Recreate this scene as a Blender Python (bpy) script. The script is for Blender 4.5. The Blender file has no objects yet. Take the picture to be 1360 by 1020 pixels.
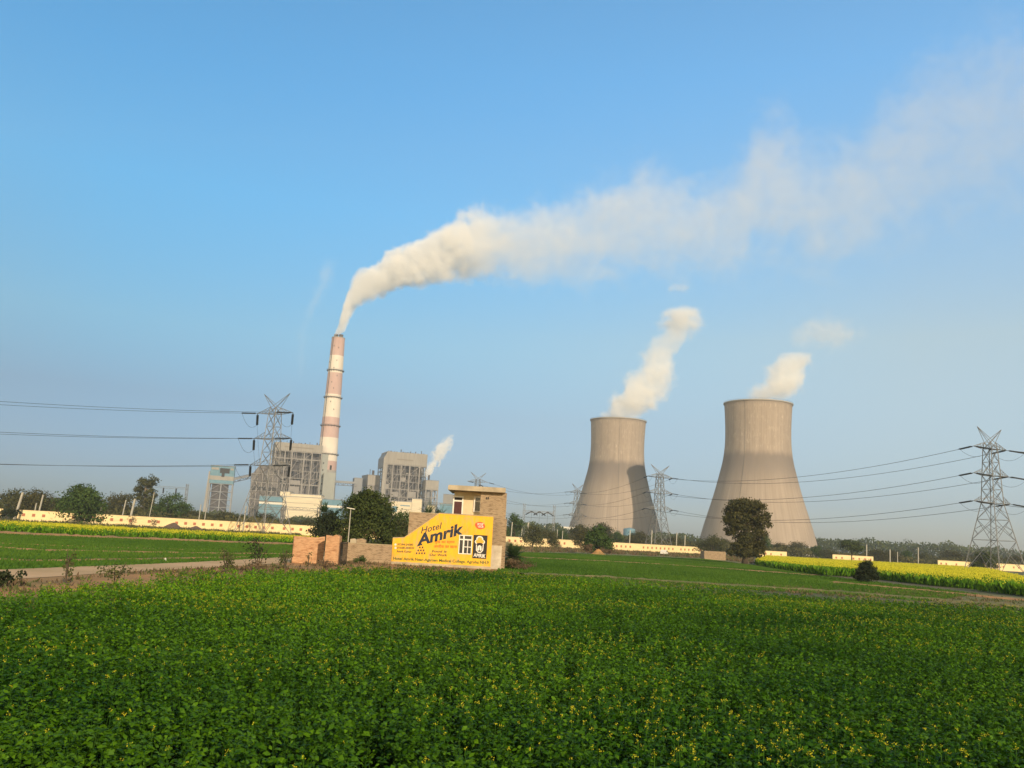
HAZE = 0.00016
SUN, SKY, EXPO = 4.9, 0.15, 0.0
SUNCOL = (1.0, .81, .575)
AIR, DUST, OZONE = 1.0, 1.0, 2.5
VOLB = 10
ROTSIGN = -1
TINT_SUN = (1.15, 1.0, .72)  # warm tint for the unseen sky behind the camera, warms the fill light
TINT_L = [(0.0, (0.468, 0.563, 0.795)), (0.053, (0.468, 0.563, 0.795)), (0.133, (0.54, 0.669, 0.78)), (0.209, (0.628, 1.06, 1.092)), (0.351, (0.276, 1.477, 1.733)), (0.46, (0.121, 1.494, 1.883)), (0.57, (0.121, 1.494, 1.883)), (0.74, (0.5, 0.62, 0.5))]
TINT_R = [(0.0, (0.497, 0.486, 0.566)), (0.053, (0.497, 0.486, 0.566)), (0.229, (1.155, 0.998, 0.786)), (0.494, (0.713, 1.541, 1.701)), (0.57, (0.713, 1.541, 1.701)), (0.74, (0.5, 0.62, 0.5))]
import bpy, bmesh, math, random
import numpy as np
from mathutils import Vector, Matrix, Euler

R = math.radians
PI = math.pi
scene = bpy.context.scene
col = scene.collection
rng = random.Random(11)
nrg = np.random.default_rng(7)

# ------------------------------------------------------------------ camera
EYE = 2.7
FPX = 1150.0
PITCH, ROLL = R(10.0), R(3.14)
cd = bpy.data.cameras.new('camera')
cd.sensor_width = 36.0
cd.lens = 36.0 * FPX / 1360.0
cd.clip_start, cd.clip_end = 0.1, 20000
cam = bpy.data.objects.new('camera', cd)
col.objects.link(cam)
camrot = Matrix.Rotation(R(90) + PITCH, 3, 'X') @ Matrix.Rotation(ROLL, 3, 'Z')
cam.matrix_world = Matrix.Translation((0, 0, EYE)) @ camrot.to_4x4()
scene.camera = cam


def ray(px, py):
    return camrot @ Vector(((px - 680) / FPX, -(py - 510) / FPX, -1.0))


def at(px, py, Y):
    """point seen at photo pixel px,py on the upright plane y = Y"""
    d = ray(px, py)
    return Vector((0, 0, EYE)) + d * (Y / d.y)


def gr(px, py, z=0.0):
    """point of the ground seen at photo pixel px,py"""
    d = ray(px, py)
    return Vector((0, 0, EYE)) + d * ((z - EYE) / d.z)


def hor(px):
    return 713 + (px - 680) * math.tan(ROLL)


def gx(px, Y):
    return at(px, hor(px) + EYE * FPX / Y, Y).x


# ------------------------------------------------------------------ materials
def nn(nt, t, **kw):
    n = nt.nodes.new(t)
    for k, v in kw.items():
        setattr(n, k, v)
    return n


def mat(name, c1, c2=None, scale=1.0, rough=0.8, c3=None, scale3=0.2, bump=0.0, detail=6, stretch=(1, 1, 1), spec=0.3,
        metal=0.0, lo=0.35, hi=0.65, lo3=0.45, hi3=0.7):
    m = bpy.data.materials.new(name)
    m.use_nodes = True
    nt = m.node_tree
    b = nt.nodes['Principled BSDF']
    b.inputs['Roughness'].default_value = rough
    b.inputs['Specular IOR Level'].default_value = spec
    b.inputs['Metallic'].default_value = metal
    b.inputs['Base Color'].default_value = (*c1, 1)
    if c2 is None:
        return m
    tc = nn(nt, 'ShaderNodeTexCoord')
    mp = nn(nt, 'ShaderNodeMapping')
    mp.inputs['Scale'].default_value = stretch
    nt.links.new(tc.outputs['Object'], mp.inputs['Vector'])

    def noise(sc, dt=detail):
        n = nn(nt, 'ShaderNodeTexNoise')
        n.inputs['Scale'].default_value = sc
        n.inputs['Detail'].default_value = dt
        n.inputs['Roughness'].default_value = 0.6
        nt.links.new(mp.outputs['Vector'], n.inputs['Vector'])
        return n

    def mr(n, a, bb):
        r = nn(nt, 'ShaderNodeMapRange')
        r.inputs['From Min'].default_value = a
        r.inputs['From Max'].default_value = bb
        nt.links.new(n, r.inputs['Value'])
        return r.outputs['Result']

    def mix(f, a, bb):
        x = nn(nt, 'ShaderNodeMix', data_type='RGBA')
        nt.links.new(f, x.inputs[0])
        for s, v in ((6, a), (7, bb)):
            if isinstance(v, tuple):
                x.inputs[s].default_value = (*v, 1)
            else:
                nt.links.new(v, x.inputs[s])
        return x.outputs[2]
    n1 = noise(scale)
    c = mix(mr(n1.outputs['Fac'], lo, hi), c1, c2)
    if c3 is not None:
        n3 = noise(scale3, 4)
        c = mix(mr(n3.outputs['Fac'], lo3, hi3), c, c3)
    nt.links.new(c, b.inputs['Base Color'])
    if bump:
        bp = nn(nt, 'ShaderNodeBump')
        bp.inputs['Strength'].default_value = bump
        bp.inputs['Distance'].default_value = 0.1
        nt.links.new(n1.outputs['Fac'], bp.inputs['Height'])
        nt.links.new(bp.outputs['Normal'], b.inputs['Normal'])
    return m


def foliage_mat(name, dark, light, rough=0.65, trans=0.2, spec=0.1):
    m = bpy.data.materials.new(name)
    m.use_nodes = True
    nt = m.node_tree
    b = nt.nodes['Principled BSDF']
    b.inputs['Roughness'].default_value = rough
    b.inputs['Specular IOR Level'].default_value = spec
    a = nn(nt, 'ShaderNodeAttribute', attribute_name='tint')
    x = nn(nt, 'ShaderNodeMix', data_type='RGBA')
    x.inputs[6].default_value = (*dark, 1)
    x.inputs[7].default_value = (*light, 1)
    nt.links.new(a.outputs['Fac'], x.inputs[0])
    nt.links.new(x.outputs[2], b.inputs['Base Color'])
    if trans:
        t = nn(nt, 'ShaderNodeBsdfTranslucent')
        nt.links.new(x.outputs[2], t.inputs['Color'])
        ms = nn(nt, 'ShaderNodeMixShader')
        ms.inputs[0].default_value = trans
        nt.links.new(b.outputs[0], ms.inputs[1])
        nt.links.new(t.outputs[0], ms.inputs[2])
        nt.links.new(ms.outputs[0], nt.nodes['Material Output'].inputs['Surface'])
    return m


def brick_mat(name, c1, c2, mortar, w=0.24, h=0.08, wear=None):
    m = bpy.data.materials.new(name)
    m.use_nodes = True
    nt = m.node_tree
    b = nt.nodes['Principled BSDF']
    b.inputs['Roughness'].default_value = 0.9
    b.inputs['Specular IOR Level'].default_value = 0.15
    tc = nn(nt, 'ShaderNodeTexCoord')
    sp = nn(nt, 'ShaderNodeSeparateXYZ')
    nt.links.new(tc.outputs['Object'], sp.inputs[0])
    ad = nn(nt, 'ShaderNodeMath', operation='ADD')
    nt.links.new(sp.outputs['X'], ad.inputs[0])
    nt.links.new(sp.outputs['Y'], ad.inputs[1])
    cb = nn(nt, 'ShaderNodeCombineXYZ')
    nt.links.new(ad.outputs[0], cb.inputs['X'])
    nt.links.new(sp.outputs['Z'], cb.inputs['Y'])
    br = nn(nt, 'ShaderNodeTexBrick')
    br.inputs['Color1'].default_value = (*c1, 1)
    br.inputs['Color2'].default_value = (*c2, 1)
    br.inputs['Mortar'].default_value = (*mortar, 1)
    br.inputs['Scale'].default_value = 1.0
    br.inputs['Mortar Size'].default_value = 0.012
    br.inputs['Brick Width'].default_value = w
    br.inputs['Row Height'].default_value = h
    br.inputs['Bias'].default_value = 0.1
    nt.links.new(cb.outputs[0], br.inputs['Vector'])
    n = nn(nt, 'ShaderNodeTexNoise')
    n.inputs['Scale'].default_value = 1.3
    n.inputs['Detail'].default_value = 8
    nt.links.new(tc.outputs['Object'], n.inputs['Vector'])
    r = nn(nt, 'ShaderNodeMapRange')
    r.inputs['From Min'].default_value = 0.35
    r.inputs['From Max'].default_value = 0.75
    r.inputs['To Max'].default_value = 0.6
    nt.links.new(n.outputs['Fac'], r.inputs['Value'])
    x = nn(nt, 'ShaderNodeMix', data_type='RGBA')
    nt.links.new(r.outputs[0], x.inputs[0])
    nt.links.new(br.outputs['Color'], x.inputs[6])
    x.inputs[7].default_value = (*(wear or mortar), 1)
    n5 = nn(nt, 'ShaderNodeTexNoise')
    n5.inputs['Scale'].default_value = 4.5
    n5.inputs['Detail'].default_value = 6
    mp5 = nn(nt, 'ShaderNodeMapping')
    mp5.inputs['Scale'].default_value = (.5, .5, 1.8)
    nt.links.new(tc.outputs['Object'], mp5.inputs['Vector'])
    nt.links.new(mp5.outputs[0], n5.inputs['Vector'])
    r5 = nn(nt, 'ShaderNodeMapRange')
    r5.inputs['From Min'].default_value = 0.48
    r5.inputs['From Max'].default_value = 0.68
    r5.inputs['To Max'].default_value = 0.7
    nt.links.new(n5.outputs['Fac'], r5.inputs['Value'])
    x5 = nn(nt, 'ShaderNodeMix', data_type='RGBA')
    nt.links.new(r5.outputs[0], x5.inputs[0])
    nt.links.new(x.outputs[2], x5.inputs[6])
    x5.inputs[7].default_value = (*[v * .55 for v in c2], 1)
    nt.links.new(x5.outputs[2], b.inputs['Base Color'])
    bp = nn(nt, 'ShaderNodeBump')
    bp.inputs['Strength'].default_value = 0.5
    bp.inputs['Distance'].default_value = 0.02
    nt.links.new(br.outputs['Fac'], bp.inputs['Height'])
    bp.invert = True
    nt.links.new(bp.outputs[0], b.inputs['Normal'])
    return m


M = {}
M['ground'] = mat('rough_ground', (.12, .10, .05), (.07, .10, .03), .35, .95, (.16, .115, .065), .05, bump=.4, detail=8)
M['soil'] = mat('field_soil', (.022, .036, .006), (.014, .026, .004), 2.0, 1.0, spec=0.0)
M['wheat'] = mat('young_wheat', (.078, .168, .012), (.104, .205, .016), 1.6, .9, (.058, .13, .010), .09, bump=.6, stretch=(1, .35, 1), spec=.05)
M['dirt'] = mat('dry_dirt', (.50, .26, .10), (.37, .195, .08), .8, .95, (.22, .16, .06), .3, bump=.6, detail=8)
M['track'] = mat('dusty_track', (.64, .42, .235), (.55, .36, .19), .5, .95, (.42, .29, .14), .15, bump=.4, detail=8)
M['bund'] = mat('dry_bund', (.26, .20, .085), (.15, .15, .05), .6, .95, (.09, .13, .03), .25, bump=.6, detail=8)
M['bark'] = mat('bark', (.10, .075, .05), (.05, .04, .028), 6, .9, bump=.5)
M['bark_pale'] = mat('pale_bark', (.22, .18, .13), (.12, .10, .07), 4, .9)
M['galv'] = mat('galvanised_steel', (.20, .20, .195), (.15, .15, .148), .5, .6, metal=.2)
M['insul'] = mat('dark_porcelain', (.025, .03, .035), None, rough=.4)
M['wire'] = mat('weathered_wire', (.035, .04, .045), None, rough=.6)
M['conc_pole'] = mat('pole_concrete', (.42, .39, .32), (.33, .31, .26), 2, .9)
M['cream'] = mat('cream_plaster', (.80, .63, .34), (.74, .57, .30), .5, .9, (.60, .46, .26), 2.2, stretch=(.5, .5, 1.6), lo3=.55, hi3=.8)
M['niche'] = mat('red_brick_niche', (.42, .16, .085), (.34, .13, .08), 3, .9)
M['coping'] = mat('wall_coping', (.42, .33, .20), (.30, .25, .16), 2, .9)
M['steel'] = mat('boiler_steel', (.30, .28, .255), (.24, .222, .205), .08, .7)
M['steel_dark'] = mat('dark_ducting', (.055, .050, .055), (.11, .10, .098), .12, .7, (.045, .04, .05), .05)
M['casing'] = mat('boiler_casing', (.10, .092, .085), (.20, .18, .165), .1, .8, (.055, .05, .055), .06)
M['clad'] = mat('beige_cladding', (.35, .325, .285), (.30, .28, .245), .05, .7, (.265, .245, .215), .2, stretch=(4, 4, .3))
M['clad_side'] = mat('grey_cladding', (.27, .28, .29), (.235, .24, .25), .06, .7)
M['clad_green'] = mat('grey_green_cladding', (.33, .345, .31), (.29, .30, .275), .1, .7)
M['cream_clad'] = mat('cream_cladding', (.76, .66, .46), (.70, .60, .41), .05, .75, (.62, .53, .37), .2, stretch=(.2, .2, 3))
M['blue_clad'] = mat('blue_cladding', (.125, .255, .33), (.11, .23, .30), .08, .7, (.17, .29, .36), .2)
M['white_clad'] = mat('white_cladding', (.74, .70, .60), (.68, .64, .55), .1, .7)
M['line'] = mat('dark_line', (.22, .19, .15), None)  # dark colour of the louvre strips and panel joints
M['red_band'] = mat('faded_red_paint', (.53, .36, .315), (.58, .42, .37), .12, .85, (.46, .30, .26), .05, stretch=(1, 1, .25))
M['white_band'] = mat('aged_white_paint', (.78, .70, .59), (.72, .645, .54), .1, .85, (.66, .58, .47), .05, stretch=(1, 1, .25))
M['bare_conc'] = mat('bare_concrete', (.38, .355, .32), (.33, .31, .28), .1, .9)
M['dark'] = mat('dark_opening', (.02, .018, .016), None, rough=.6)
M['glass'] = mat('window_glass', (.03, .035, .04), None, rough=.15, spec=.6)
M['brick'] = brick_mat('dull_brick', (.33, .22, .13), (.235, .155, .09), (.40, .33, .23), wear=(.40, .30, .19))
M['brick_red'] = brick_mat('fresh_brick', (.58, .31, .155), (.40, .185, .085), (.42, .30, .19), wear=(.54, .34, .19))
M['yellow'] = mat('yellow_wall_paint', (.78, .43, .022), (.70, .37, .03), 2.2, .85, (.50, .35, .15), 1.7, lo3=.50, hi3=.76, bump=.4, stretch=(1.5, 1, .55))
M['plaster'] = mat('pale_plaster', (.62, .50, .31), (.55, .44, .27), .9, .9, (.45, .36, .23), 2.0, lo3=.55, hi3=.85)
M['slab'] = mat('roof_concrete', (.46, .38, .26), (.36, .30, .21), 1.5, .9, (.28, .23, .16), .8)
M['white'] = mat('white_paint', (.74, .70, .62), (.66, .62, .55), 3, .7)
M['door'] = mat('maroon_door', (.075, .018, .016), (.055, .014, .013), 4, .5)
M['ink'] = mat('blue_black_paint', (.018, .028, .045), None, rough=.7)
M['green_ink'] = mat('dark_green_paint', (.03, .085, .03), None, rough=.7)
M['red_ink'] = mat('red_orange_paint', (.62, .12, .02), None, rough=.7)
M['badge'] = mat('red_badge', (.55, .10, .035), None, rough=.7)
M['orange'] = mat('orange_paint', (.72, .36, .05), None, rough=.7)
M['pale_blue'] = mat('pale_blue_paint', (.55, .60, .55), None, rough=.7)
M['limewash'] = mat('limewash', (.62, .54, .42), (.45, .37, .27), 1.8, .9)
M['mound'] = mat('mound_soil', (.14, .10, .075), (.10, .072, .055), 1.2, .95, bump=.8)
M['leaf_round'] = foliage_mat('broad_tree_leaves', (.024, .044, .012), (.085, .105, .025))
M['leaf_dark'] = foliage_mat('dark_tree_leaves', (.034, .040, .015), (.110, .100, .036))
M['leaf_green'] = foliage_mat('green_tree_leaves', (.026, .055, .014), (.085, .135, .032))
M['leaf_olive'] = foliage_mat('olive_tree_leaves', (.045, .055, .02), (.105, .105, .042))
M['leaf_bush'] = foliage_mat('bush_leaves', (.016, .026, .012), (.035, .045, .018), trans=.1)
M['leaf_scrub'] = foliage_mat('scrub_leaves', (.05, .06, .02), (.12, .13, .045))
M['palm_leaf'] = foliage_mat('palm_leaves', (.022, .05, .014), (.055, .10, .03))
M['dry'] = foliage_mat('dry_scrub', (.11, .075, .045), (.20, .14, .08))
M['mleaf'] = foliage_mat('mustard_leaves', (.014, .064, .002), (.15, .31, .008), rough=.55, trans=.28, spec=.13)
M['wheat_leaf'] = foliage_mat('wheat_leaves', (.042, .098, .012), (.098, .180, .022), rough=.75, trans=.2, spec=.05)
M['mstem'] = foliage_mat('mustard_stems', (.018, .060, .006), (.04, .10, .01), trans=.1, spec=.05)
M['mflower'] = foliage_mat('mustard_flowers', (.38, .36, .015), (.55, .50, .03), rough=.7, trans=.2, spec=.1)


# ------------------------------------------------------------------ mesh helpers
class MB:
    def __init__(s):
        s.v, s.f, s.m = [], [], []

    def add(s, vs, fs, mi=0):
        o = len(s.v)
        s.v.extend([tuple(v) for v in vs])
        s.f.extend([tuple(i + o for i in f) for f in fs])
        s.m.extend([mi] * len(fs))
        return s

    def box(s, x0, x1, y0, y1, z0, z1, mi=0):
        vs = [(x0, y0, z0), (x1, y0, z0), (x1, y1, z0), (x0, y1, z0), (x0, y0, z1), (x1, y0, z1), (x1, y1, z1), (x0, y1, z1)]
        return s.add(vs, [(3, 2, 1, 0), (4, 5, 6, 7), (0, 1, 5, 4), (1, 2, 6, 5), (2, 3, 7, 6), (3, 0, 4, 7)], mi)

    def bar(s, p, q, w, h=None, mi=0, n=4):
        p, q = Vector(p), Vector(q)
        d = q - p
        if d.length < 1e-6:
            return s
        d.normalize()
        u = d.cross(Vector((0, 0, 1)))
        if u.length < 1e-4:
            u = Vector((1, 0, 0))
        u.normalize()
        v = u.cross(d)
        h = h or w
        o = [u * (w / 2) + v * (h / 2), -u * (w / 2) + v * (h / 2), -u * (w / 2) - v * (h / 2), u * (w / 2) - v * (h / 2)]
        return s.add([p + a for a in o] + [q + a for a in o],
                     [(0, 1, 5, 4), (1, 2, 6, 5), (2, 3, 7, 6), (3, 0, 4, 7), (3, 2, 1, 0), (4, 5, 6, 7)], mi)

    def tube(s, pts, rad, n=8, mi=0, cap=True):
        pts = [Vector(p) for p in pts]
        if not hasattr(rad, '__len__'):
            rad = [rad] * len(pts)
        vs = []
        for i, p in enumerate(pts):
            d = (pts[min(i + 1, len(pts) - 1)] - pts[max(i - 1, 0)]).normalized()
            u = d.cross(Vector((.13, .97, .2))).normalized()
            w = d.cross(u)
            for k in range(n):
                a = 2 * PI * k / n
                vs.append(p + (u * math.cos(a) + w * math.sin(a)) * rad[i])
        fs = [(i * n + k, i * n + (k + 1) % n, (i + 1) * n + (k + 1) % n, (i + 1) * n + k) for i in range(len(pts) - 1) for k in range(n)]
        if cap:
            fs += [tuple(range(n))[::-1], tuple(range((len(pts) - 1) * n, len(pts) * n))]
        return s.add(vs, fs, mi)

    def lathe(s, prof, n=32, mi=0, cx=0, cy=0, cap=False):
        vs = [(cx + r * math.cos(2 * PI * k / n), cy + r * math.sin(2 * PI * k / n), z) for r, z in prof for k in range(n)]
        fs = [(i * n + k, i * n + (k + 1) % n, (i + 1) * n + (k + 1) % n, (i + 1) * n + k) for i in range(len(prof) - 1) for k in range(n)]
        if cap:
            fs += [tuple(range(n))[::-1], tuple(range((len(prof) - 1) * n, len(prof) * n))]
        return s.add(vs, fs, mi)

    def prism_xz(s, poly, y0, y1, mi=0):
        """extrude a polygon given in x,z (counter-clockwise seen from -y) from y0 (front) to y1 (back)"""
        n = len(poly)
        vs = [(x, y0, z) for x, z in poly] + [(x, y1, z) for x, z in poly]
        fs = [tuple(range(n)), tuple(range(2 * n - 1, n - 1, -1))]
        fs += [(i + n, (i + 1) % n + n, (i + 1) % n, i) for i in range(n)]
        return s.add(vs, fs, mi)

    def sphere(s, c, r, n=10, k=6, mi=0, sz=1):
        c = Vector(c)
        vs, fs = [], []
        for i in range(k + 1):
            t = PI * i / k
            for j in range(n):
                a = 2 * PI * j / n
                vs.append(c + Vector((r * math.sin(t) * math.cos(a), r * math.sin(t) * math.sin(a), r * sz * math.cos(t))))
        fs = [(i * n + j, (i + 1) * n + j, (i + 1) * n + (j + 1) % n, i * n + (j + 1) % n) for i in range(k) for j in range(n)]
        return s.add(vs, fs, mi)

    def build(s, name, mats, parent=None, loc=None, rz=0.0, smooth=False):
        me = bpy.data.meshes.new(name)
        me.from_pydata(s.v, [], s.f)
        if not isinstance(mats, (list, tuple)):
            mats = [mats]
        for m in mats:
            me.materials.append(m)
        if len(mats) > 1:
            me.polygons.foreach_set('material_index', s.m)
        if smooth:
            me.polygons.foreach_set('use_smooth', [True] * len(s.f))
        me.update()
        return link(name, me, parent, loc, rz)


def link(name, me, parent=None, loc=None, rz=0.0):
    o = bpy.data.objects.new(name, me)
    col.objects.link(o)
    if parent is not None:
        o.parent = parent
    if loc is not None:
        o.location = loc
    o.rotation_euler.z = rz
    return o


def tag(o, label=None, cat=None, group=None, kind=None):
    if label:
        o['label'] = label
    if cat:
        o['category'] = cat
    if group:
        o['group'] = group
    if kind:
        o['kind'] = kind
    return o


def thing(name, label, cat, loc=(0, 0, 0), rz=0.0, group=None):
    o = link(name, None, None, loc, rz)
    return tag(o, label, cat, group)


def copy_thing(o, loc, rz=0.0, scale=None, label=None, group=None):
    c = o.copy()
    col.objects.link(c)
    c.location = loc
    c.rotation_euler.z = rz
    if scale is not None:
        c.scale = scale
    if label:
        c['label'] = label
    if group:
        c['group'] = group
    for ch in [x for x in bpy.data.objects if x.parent == o]:
        d = ch.copy()
        col.objects.link(d)
        d.parent = c
        for g in [x for x in bpy.data.objects if x.parent == ch]:
            e = g.copy()
            col.objects.link(e)
            e.parent = d
    return c


def np_mesh(name, V, F, mats, mi=None, tint=None):
    """mesh from numpy arrays: V (n,3), F (k,4) quads"""
    me = bpy.data.meshes.new(name)
    n, k = len(V), len(F)
    me.vertices.add(n)
    me.vertices.foreach_set('co', np.ascontiguousarray(V, np.float32).ravel())
    me.loops.add(k * 4)
    me.loops.foreach_set('vertex_index', np.ascontiguousarray(F, np.int32).ravel())
    me.polygons.add(k)
    me.polygons.foreach_set('loop_start', np.arange(0, k * 4, 4, dtype=np.int32))
    for m in mats:
        me.materials.append(m)
    if mi is not None:
        me.polygons.foreach_set('material_index', np.ascontiguousarray(mi, np.int32))
    if tint is not None:
        a = me.attributes.new('tint', 'FLOAT', 'FACE')
        a.data.foreach_set('value', np.ascontiguousarray(tint, np.float32))
    me.update(calc_edges=True)
    me.validate()
    return me


def unit(a):
    return a / np.maximum(np.linalg.norm(a, axis=1, keepdims=True), 1e-9)


def leaf_quads(P, A, N, L, W):
    """leaf-shaped quads: base P, along A, normal N, length L, width W"""
    S = unit(np.cross(A, N))
    L = np.asarray(L).reshape(-1, 1)
    W = np.asarray(W).reshape(-1, 1)
    v = np.stack([P, P + A * L * .45 + S * W * .5, P + A * L, P + A * L * .45 - S * W * .5], axis=1).reshape(-1, 3)
    f = np.arange(len(P) * 4).reshape(-1, 4)
    return v, f


def catq(parts):
    """join (V,F,mi,tint) groups"""
    V, F, I, T = [], [], [], []
    o = 0
    for v, f, m, t in parts:
        V.append(v)
        F.append(f + o)
        I.append(np.full(len(f), m))
        T.append(np.broadcast_to(np.asarray(t, dtype=np.float32), (len(f),)))
        o += len(v)
    return np.concatenate(V), np.concatenate(F), np.concatenate(I), np.concatenate(T)


def rand_dirs(n):
    return unit(nrg.normal(size=(n, 3)))


# ------------------------------------------------------------------ trees
def crown_mesh(name, blobs, n, leaf, m, spread=0.30, sub=16):
    """blobs: (x,y,z,rx,rz). Leaf clumps on each blob's shell, leaves scattered round the clumps"""
    blobs = np.array(blobs, float)
    wt = blobs[:, 3] ** 2
    wt /= wt.sum()
    P, Nn, T = [], [], []
    for i, (x, y, z, rx, rz) in enumerate(blobs):
        k = max(4, int(sub * (.6 + .8 * nrg.random())))
        cnt = int(n * wt[i] / k) + 1
        d = rand_dirs(k)
        rr = nrg.uniform(.55, 1.0, (k, 1))
        cen = np.array([x, y, z]) + d * rr * np.array([rx, rx, rz])
        tb = nrg.random(k)
        for c in range(k):
            q = nrg.normal(size=(cnt, 3)) * np.array([rx, rx, rz * .8]) * spread * nrg.uniform(.7, 1.3)
            P.append(cen[c] + q)
            Nn.append(np.repeat(d[c:c + 1], cnt, 0) * .8 + np.array([0, 0, .35]) + nrg.normal(size=(cnt, 3)) * .55)
            T.append(np.clip(tb[c] * .6 + nrg.random(cnt) * .5 - .05, 0, 1))
    P, Nn, T = np.concatenate(P), unit(np.concatenate(Nn)), np.concatenate(T)
    ok = P[:, 2] > 0.03
    P, Nn, T = P[ok], Nn[ok], T[ok]
    A = unit(np.cross(Nn, rand_dirs(len(P))))
    L = leaf * nrg.uniform(.6, 1.4, len(P))
    v, f = leaf_quads(P, A, Nn, L, L * .7)
    return np_mesh(name, v, f, [m], tint=T)


def trunk_mb(h, r, limbs, top=.75, lean=0.0):
    """tapered trunk with limbs reaching to the points in limbs"""
    mb = MB()
    pts = [Vector((lean * h * t * t + math.sin(t * 5) * r * .4, math.cos(t * 4) * r * .3, h * top * t)) for t in (0, .15, .35, .6, .8, 1)]
    mb.tube(pts, [r * 1.5, r * 1.05, r * .9, r * .75, r * .55, r * .35], 8)
    for q in limbs:
        q = Vector(q)
        s = pts[rng.choice((2, 3, 4))]
        mid = s.lerp(q, .5) + Vector((0, 0, .05 * h))
        mb.tube([s, mid, q], [r * .5, r * .32, r * .12], 6)
    return mb


def blobs_for(kind, w, h, seed):
    g = random.Random(seed)
    b = []
    if kind == 'round':
        b.append((0, 0, h * .58, w * .34, h * .30))
        for k in range(11):
            a = 2 * PI * k / 11 + g.uniform(-.3, .3)
            e = g.uniform(-.35, .95)
            rr = w * .5 * .68 * math.cos(e * .9)
            b.append((rr * math.cos(a), rr * math.sin(a), h * (.52 + .27 * e), w * g.uniform(.13, .19), h * g.uniform(.12, .17)))
        b.append((w * g.uniform(-.1, .1), 0, h * .86, w * .18, h * .12))
    elif kind == 'low':     # crown down to the ground
        b.append((0, 0, h * .45, w * .36, h * .36))
        b.append((0, 0, h * .62, w * .30, h * .26))
        for k in range(12):
            a = 2 * PI * k / 12 + g.uniform(-.3, .3)
            e = g.uniform(0, 1)
            rr = w * .5 * .66 * (1 - .5 * e)
            b.append((rr * math.cos(a), rr * math.sin(a), h * (.2 + .58 * e), w * g.uniform(.13, .2), h * g.uniform(.13, .18)))
        b.append((0, 0, h * .84, w * .17, h * .14))
    elif kind == 'tall':    # eucalyptus: separate tufts up a high stem
        for k in range(24):
            t = .26 + .70 * k / 23
            a = g.uniform(0, 2 * PI)
            rr = w * g.uniform(.12, .36) * (1.15 - .6 * abs(t - .6))
            b.append((rr * math.cos(a), rr * math.sin(a), h * t, w * g.uniform(.16, .26), h * g.uniform(.05, .085)))
    elif kind == 'wide':    # flat-topped
        for k in range(13):
            a = 2 * PI * k / 13 + g.uniform(-.3, .3)
            rr = w * .5 * g.uniform(.2, .78)
            b.append((rr * math.cos(a), rr * math.sin(a), h * g.uniform(.55, .82), w * g.uniform(.12, .2), h * g.uniform(.09, .16)))
        b.append((0, 0, h * .82, w * .22, h * .13))
    elif kind == 'shaggy':  # heavy top, hanging skirts, leaning
        for x, z, rx, rz in ((-.20, .86, .20, .09), (.02, .91, .22, .08), (.24, .87, .20, .09), (-.30, .76, .17, .09), (.34, .74, .15, .10), (.06, .76, .24, .11),
                             (-.40, .66, .10, .07), (.42, .62, .09, .07), (-.16, .62, .20, .11), (.20, .60, .20, .12), (-.30, .52, .13, .09), (.33, .48, .12, .10),
                             (.04, .46, .17, .12), (-.34, .44, .07, .05), (-.10, .38, .14, .09), (.24, .36, .15, .10), (.06, .29, .16, .09), (.34, .29, .10, .08),
                             (-.20, .26, .12, .07), (.16, .20, .17, .08), (-.06, .17, .14, .07), (.33, .18, .10, .07), (-.28, .17, .09, .06)):
            for yy in (-.16, .16):
                b.append((x * w + g.uniform(-.04, .04) * w, yy * w * g.uniform(.5, 1.4), z * h, rx * w * .85, rz * h * .9))
    return b


def tree_parts(kind, w, h, leafmat, n, leaf, seed, bark='bark', top=None, r=None, spread=.3, sub=16):
    b = blobs_for(kind, w, h, seed)
    rng.seed(seed)
    limbs = [(x * .9, y * .9, z) for x, y, z, _, _ in rng.sample(b, min(7, len(b)))]
    r = r or h * .028
    tp = top or {'round': .6, 'low': .6, 'tall': .93, 'wide': .62, 'shaggy': .75}[kind]
    t = trunk_mb(h, r, limbs, tp)
    me = crown_mesh('crown', b, n, leaf, M[leafmat], spread, sub)
    return t, me


def tree(name, label, cat, px, Y, w, h, kind, leafmat, n, leaf, seed, group=None, rz=0.0, bark='bark', X=None, **kw):
    X = gx(px, Y) if X is None else X
    o = thing(name, label, cat, (X, Y, 0), rz, group)
    t, me = tree_parts(kind, w, h, leafmat, n, leaf, seed, **kw)
    t.build('trunk', M[bark], o, smooth=True)
    link('crown', me, o)
    return o


# ------------------------------------------------------------------ ground
def sheet(name, pts, z, m, kind='structure', sub=0):
    mb = MB()
    mb.add([(p[0], p[1], z) for p in pts], [tuple(range(len(pts)))])
    o = mb.build(name, m)
    if o.data.polygons[0].normal.z < 0:
        o.data.flip_normals()
    o['kind'] = kind
    return o


BUNDS = []


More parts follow.
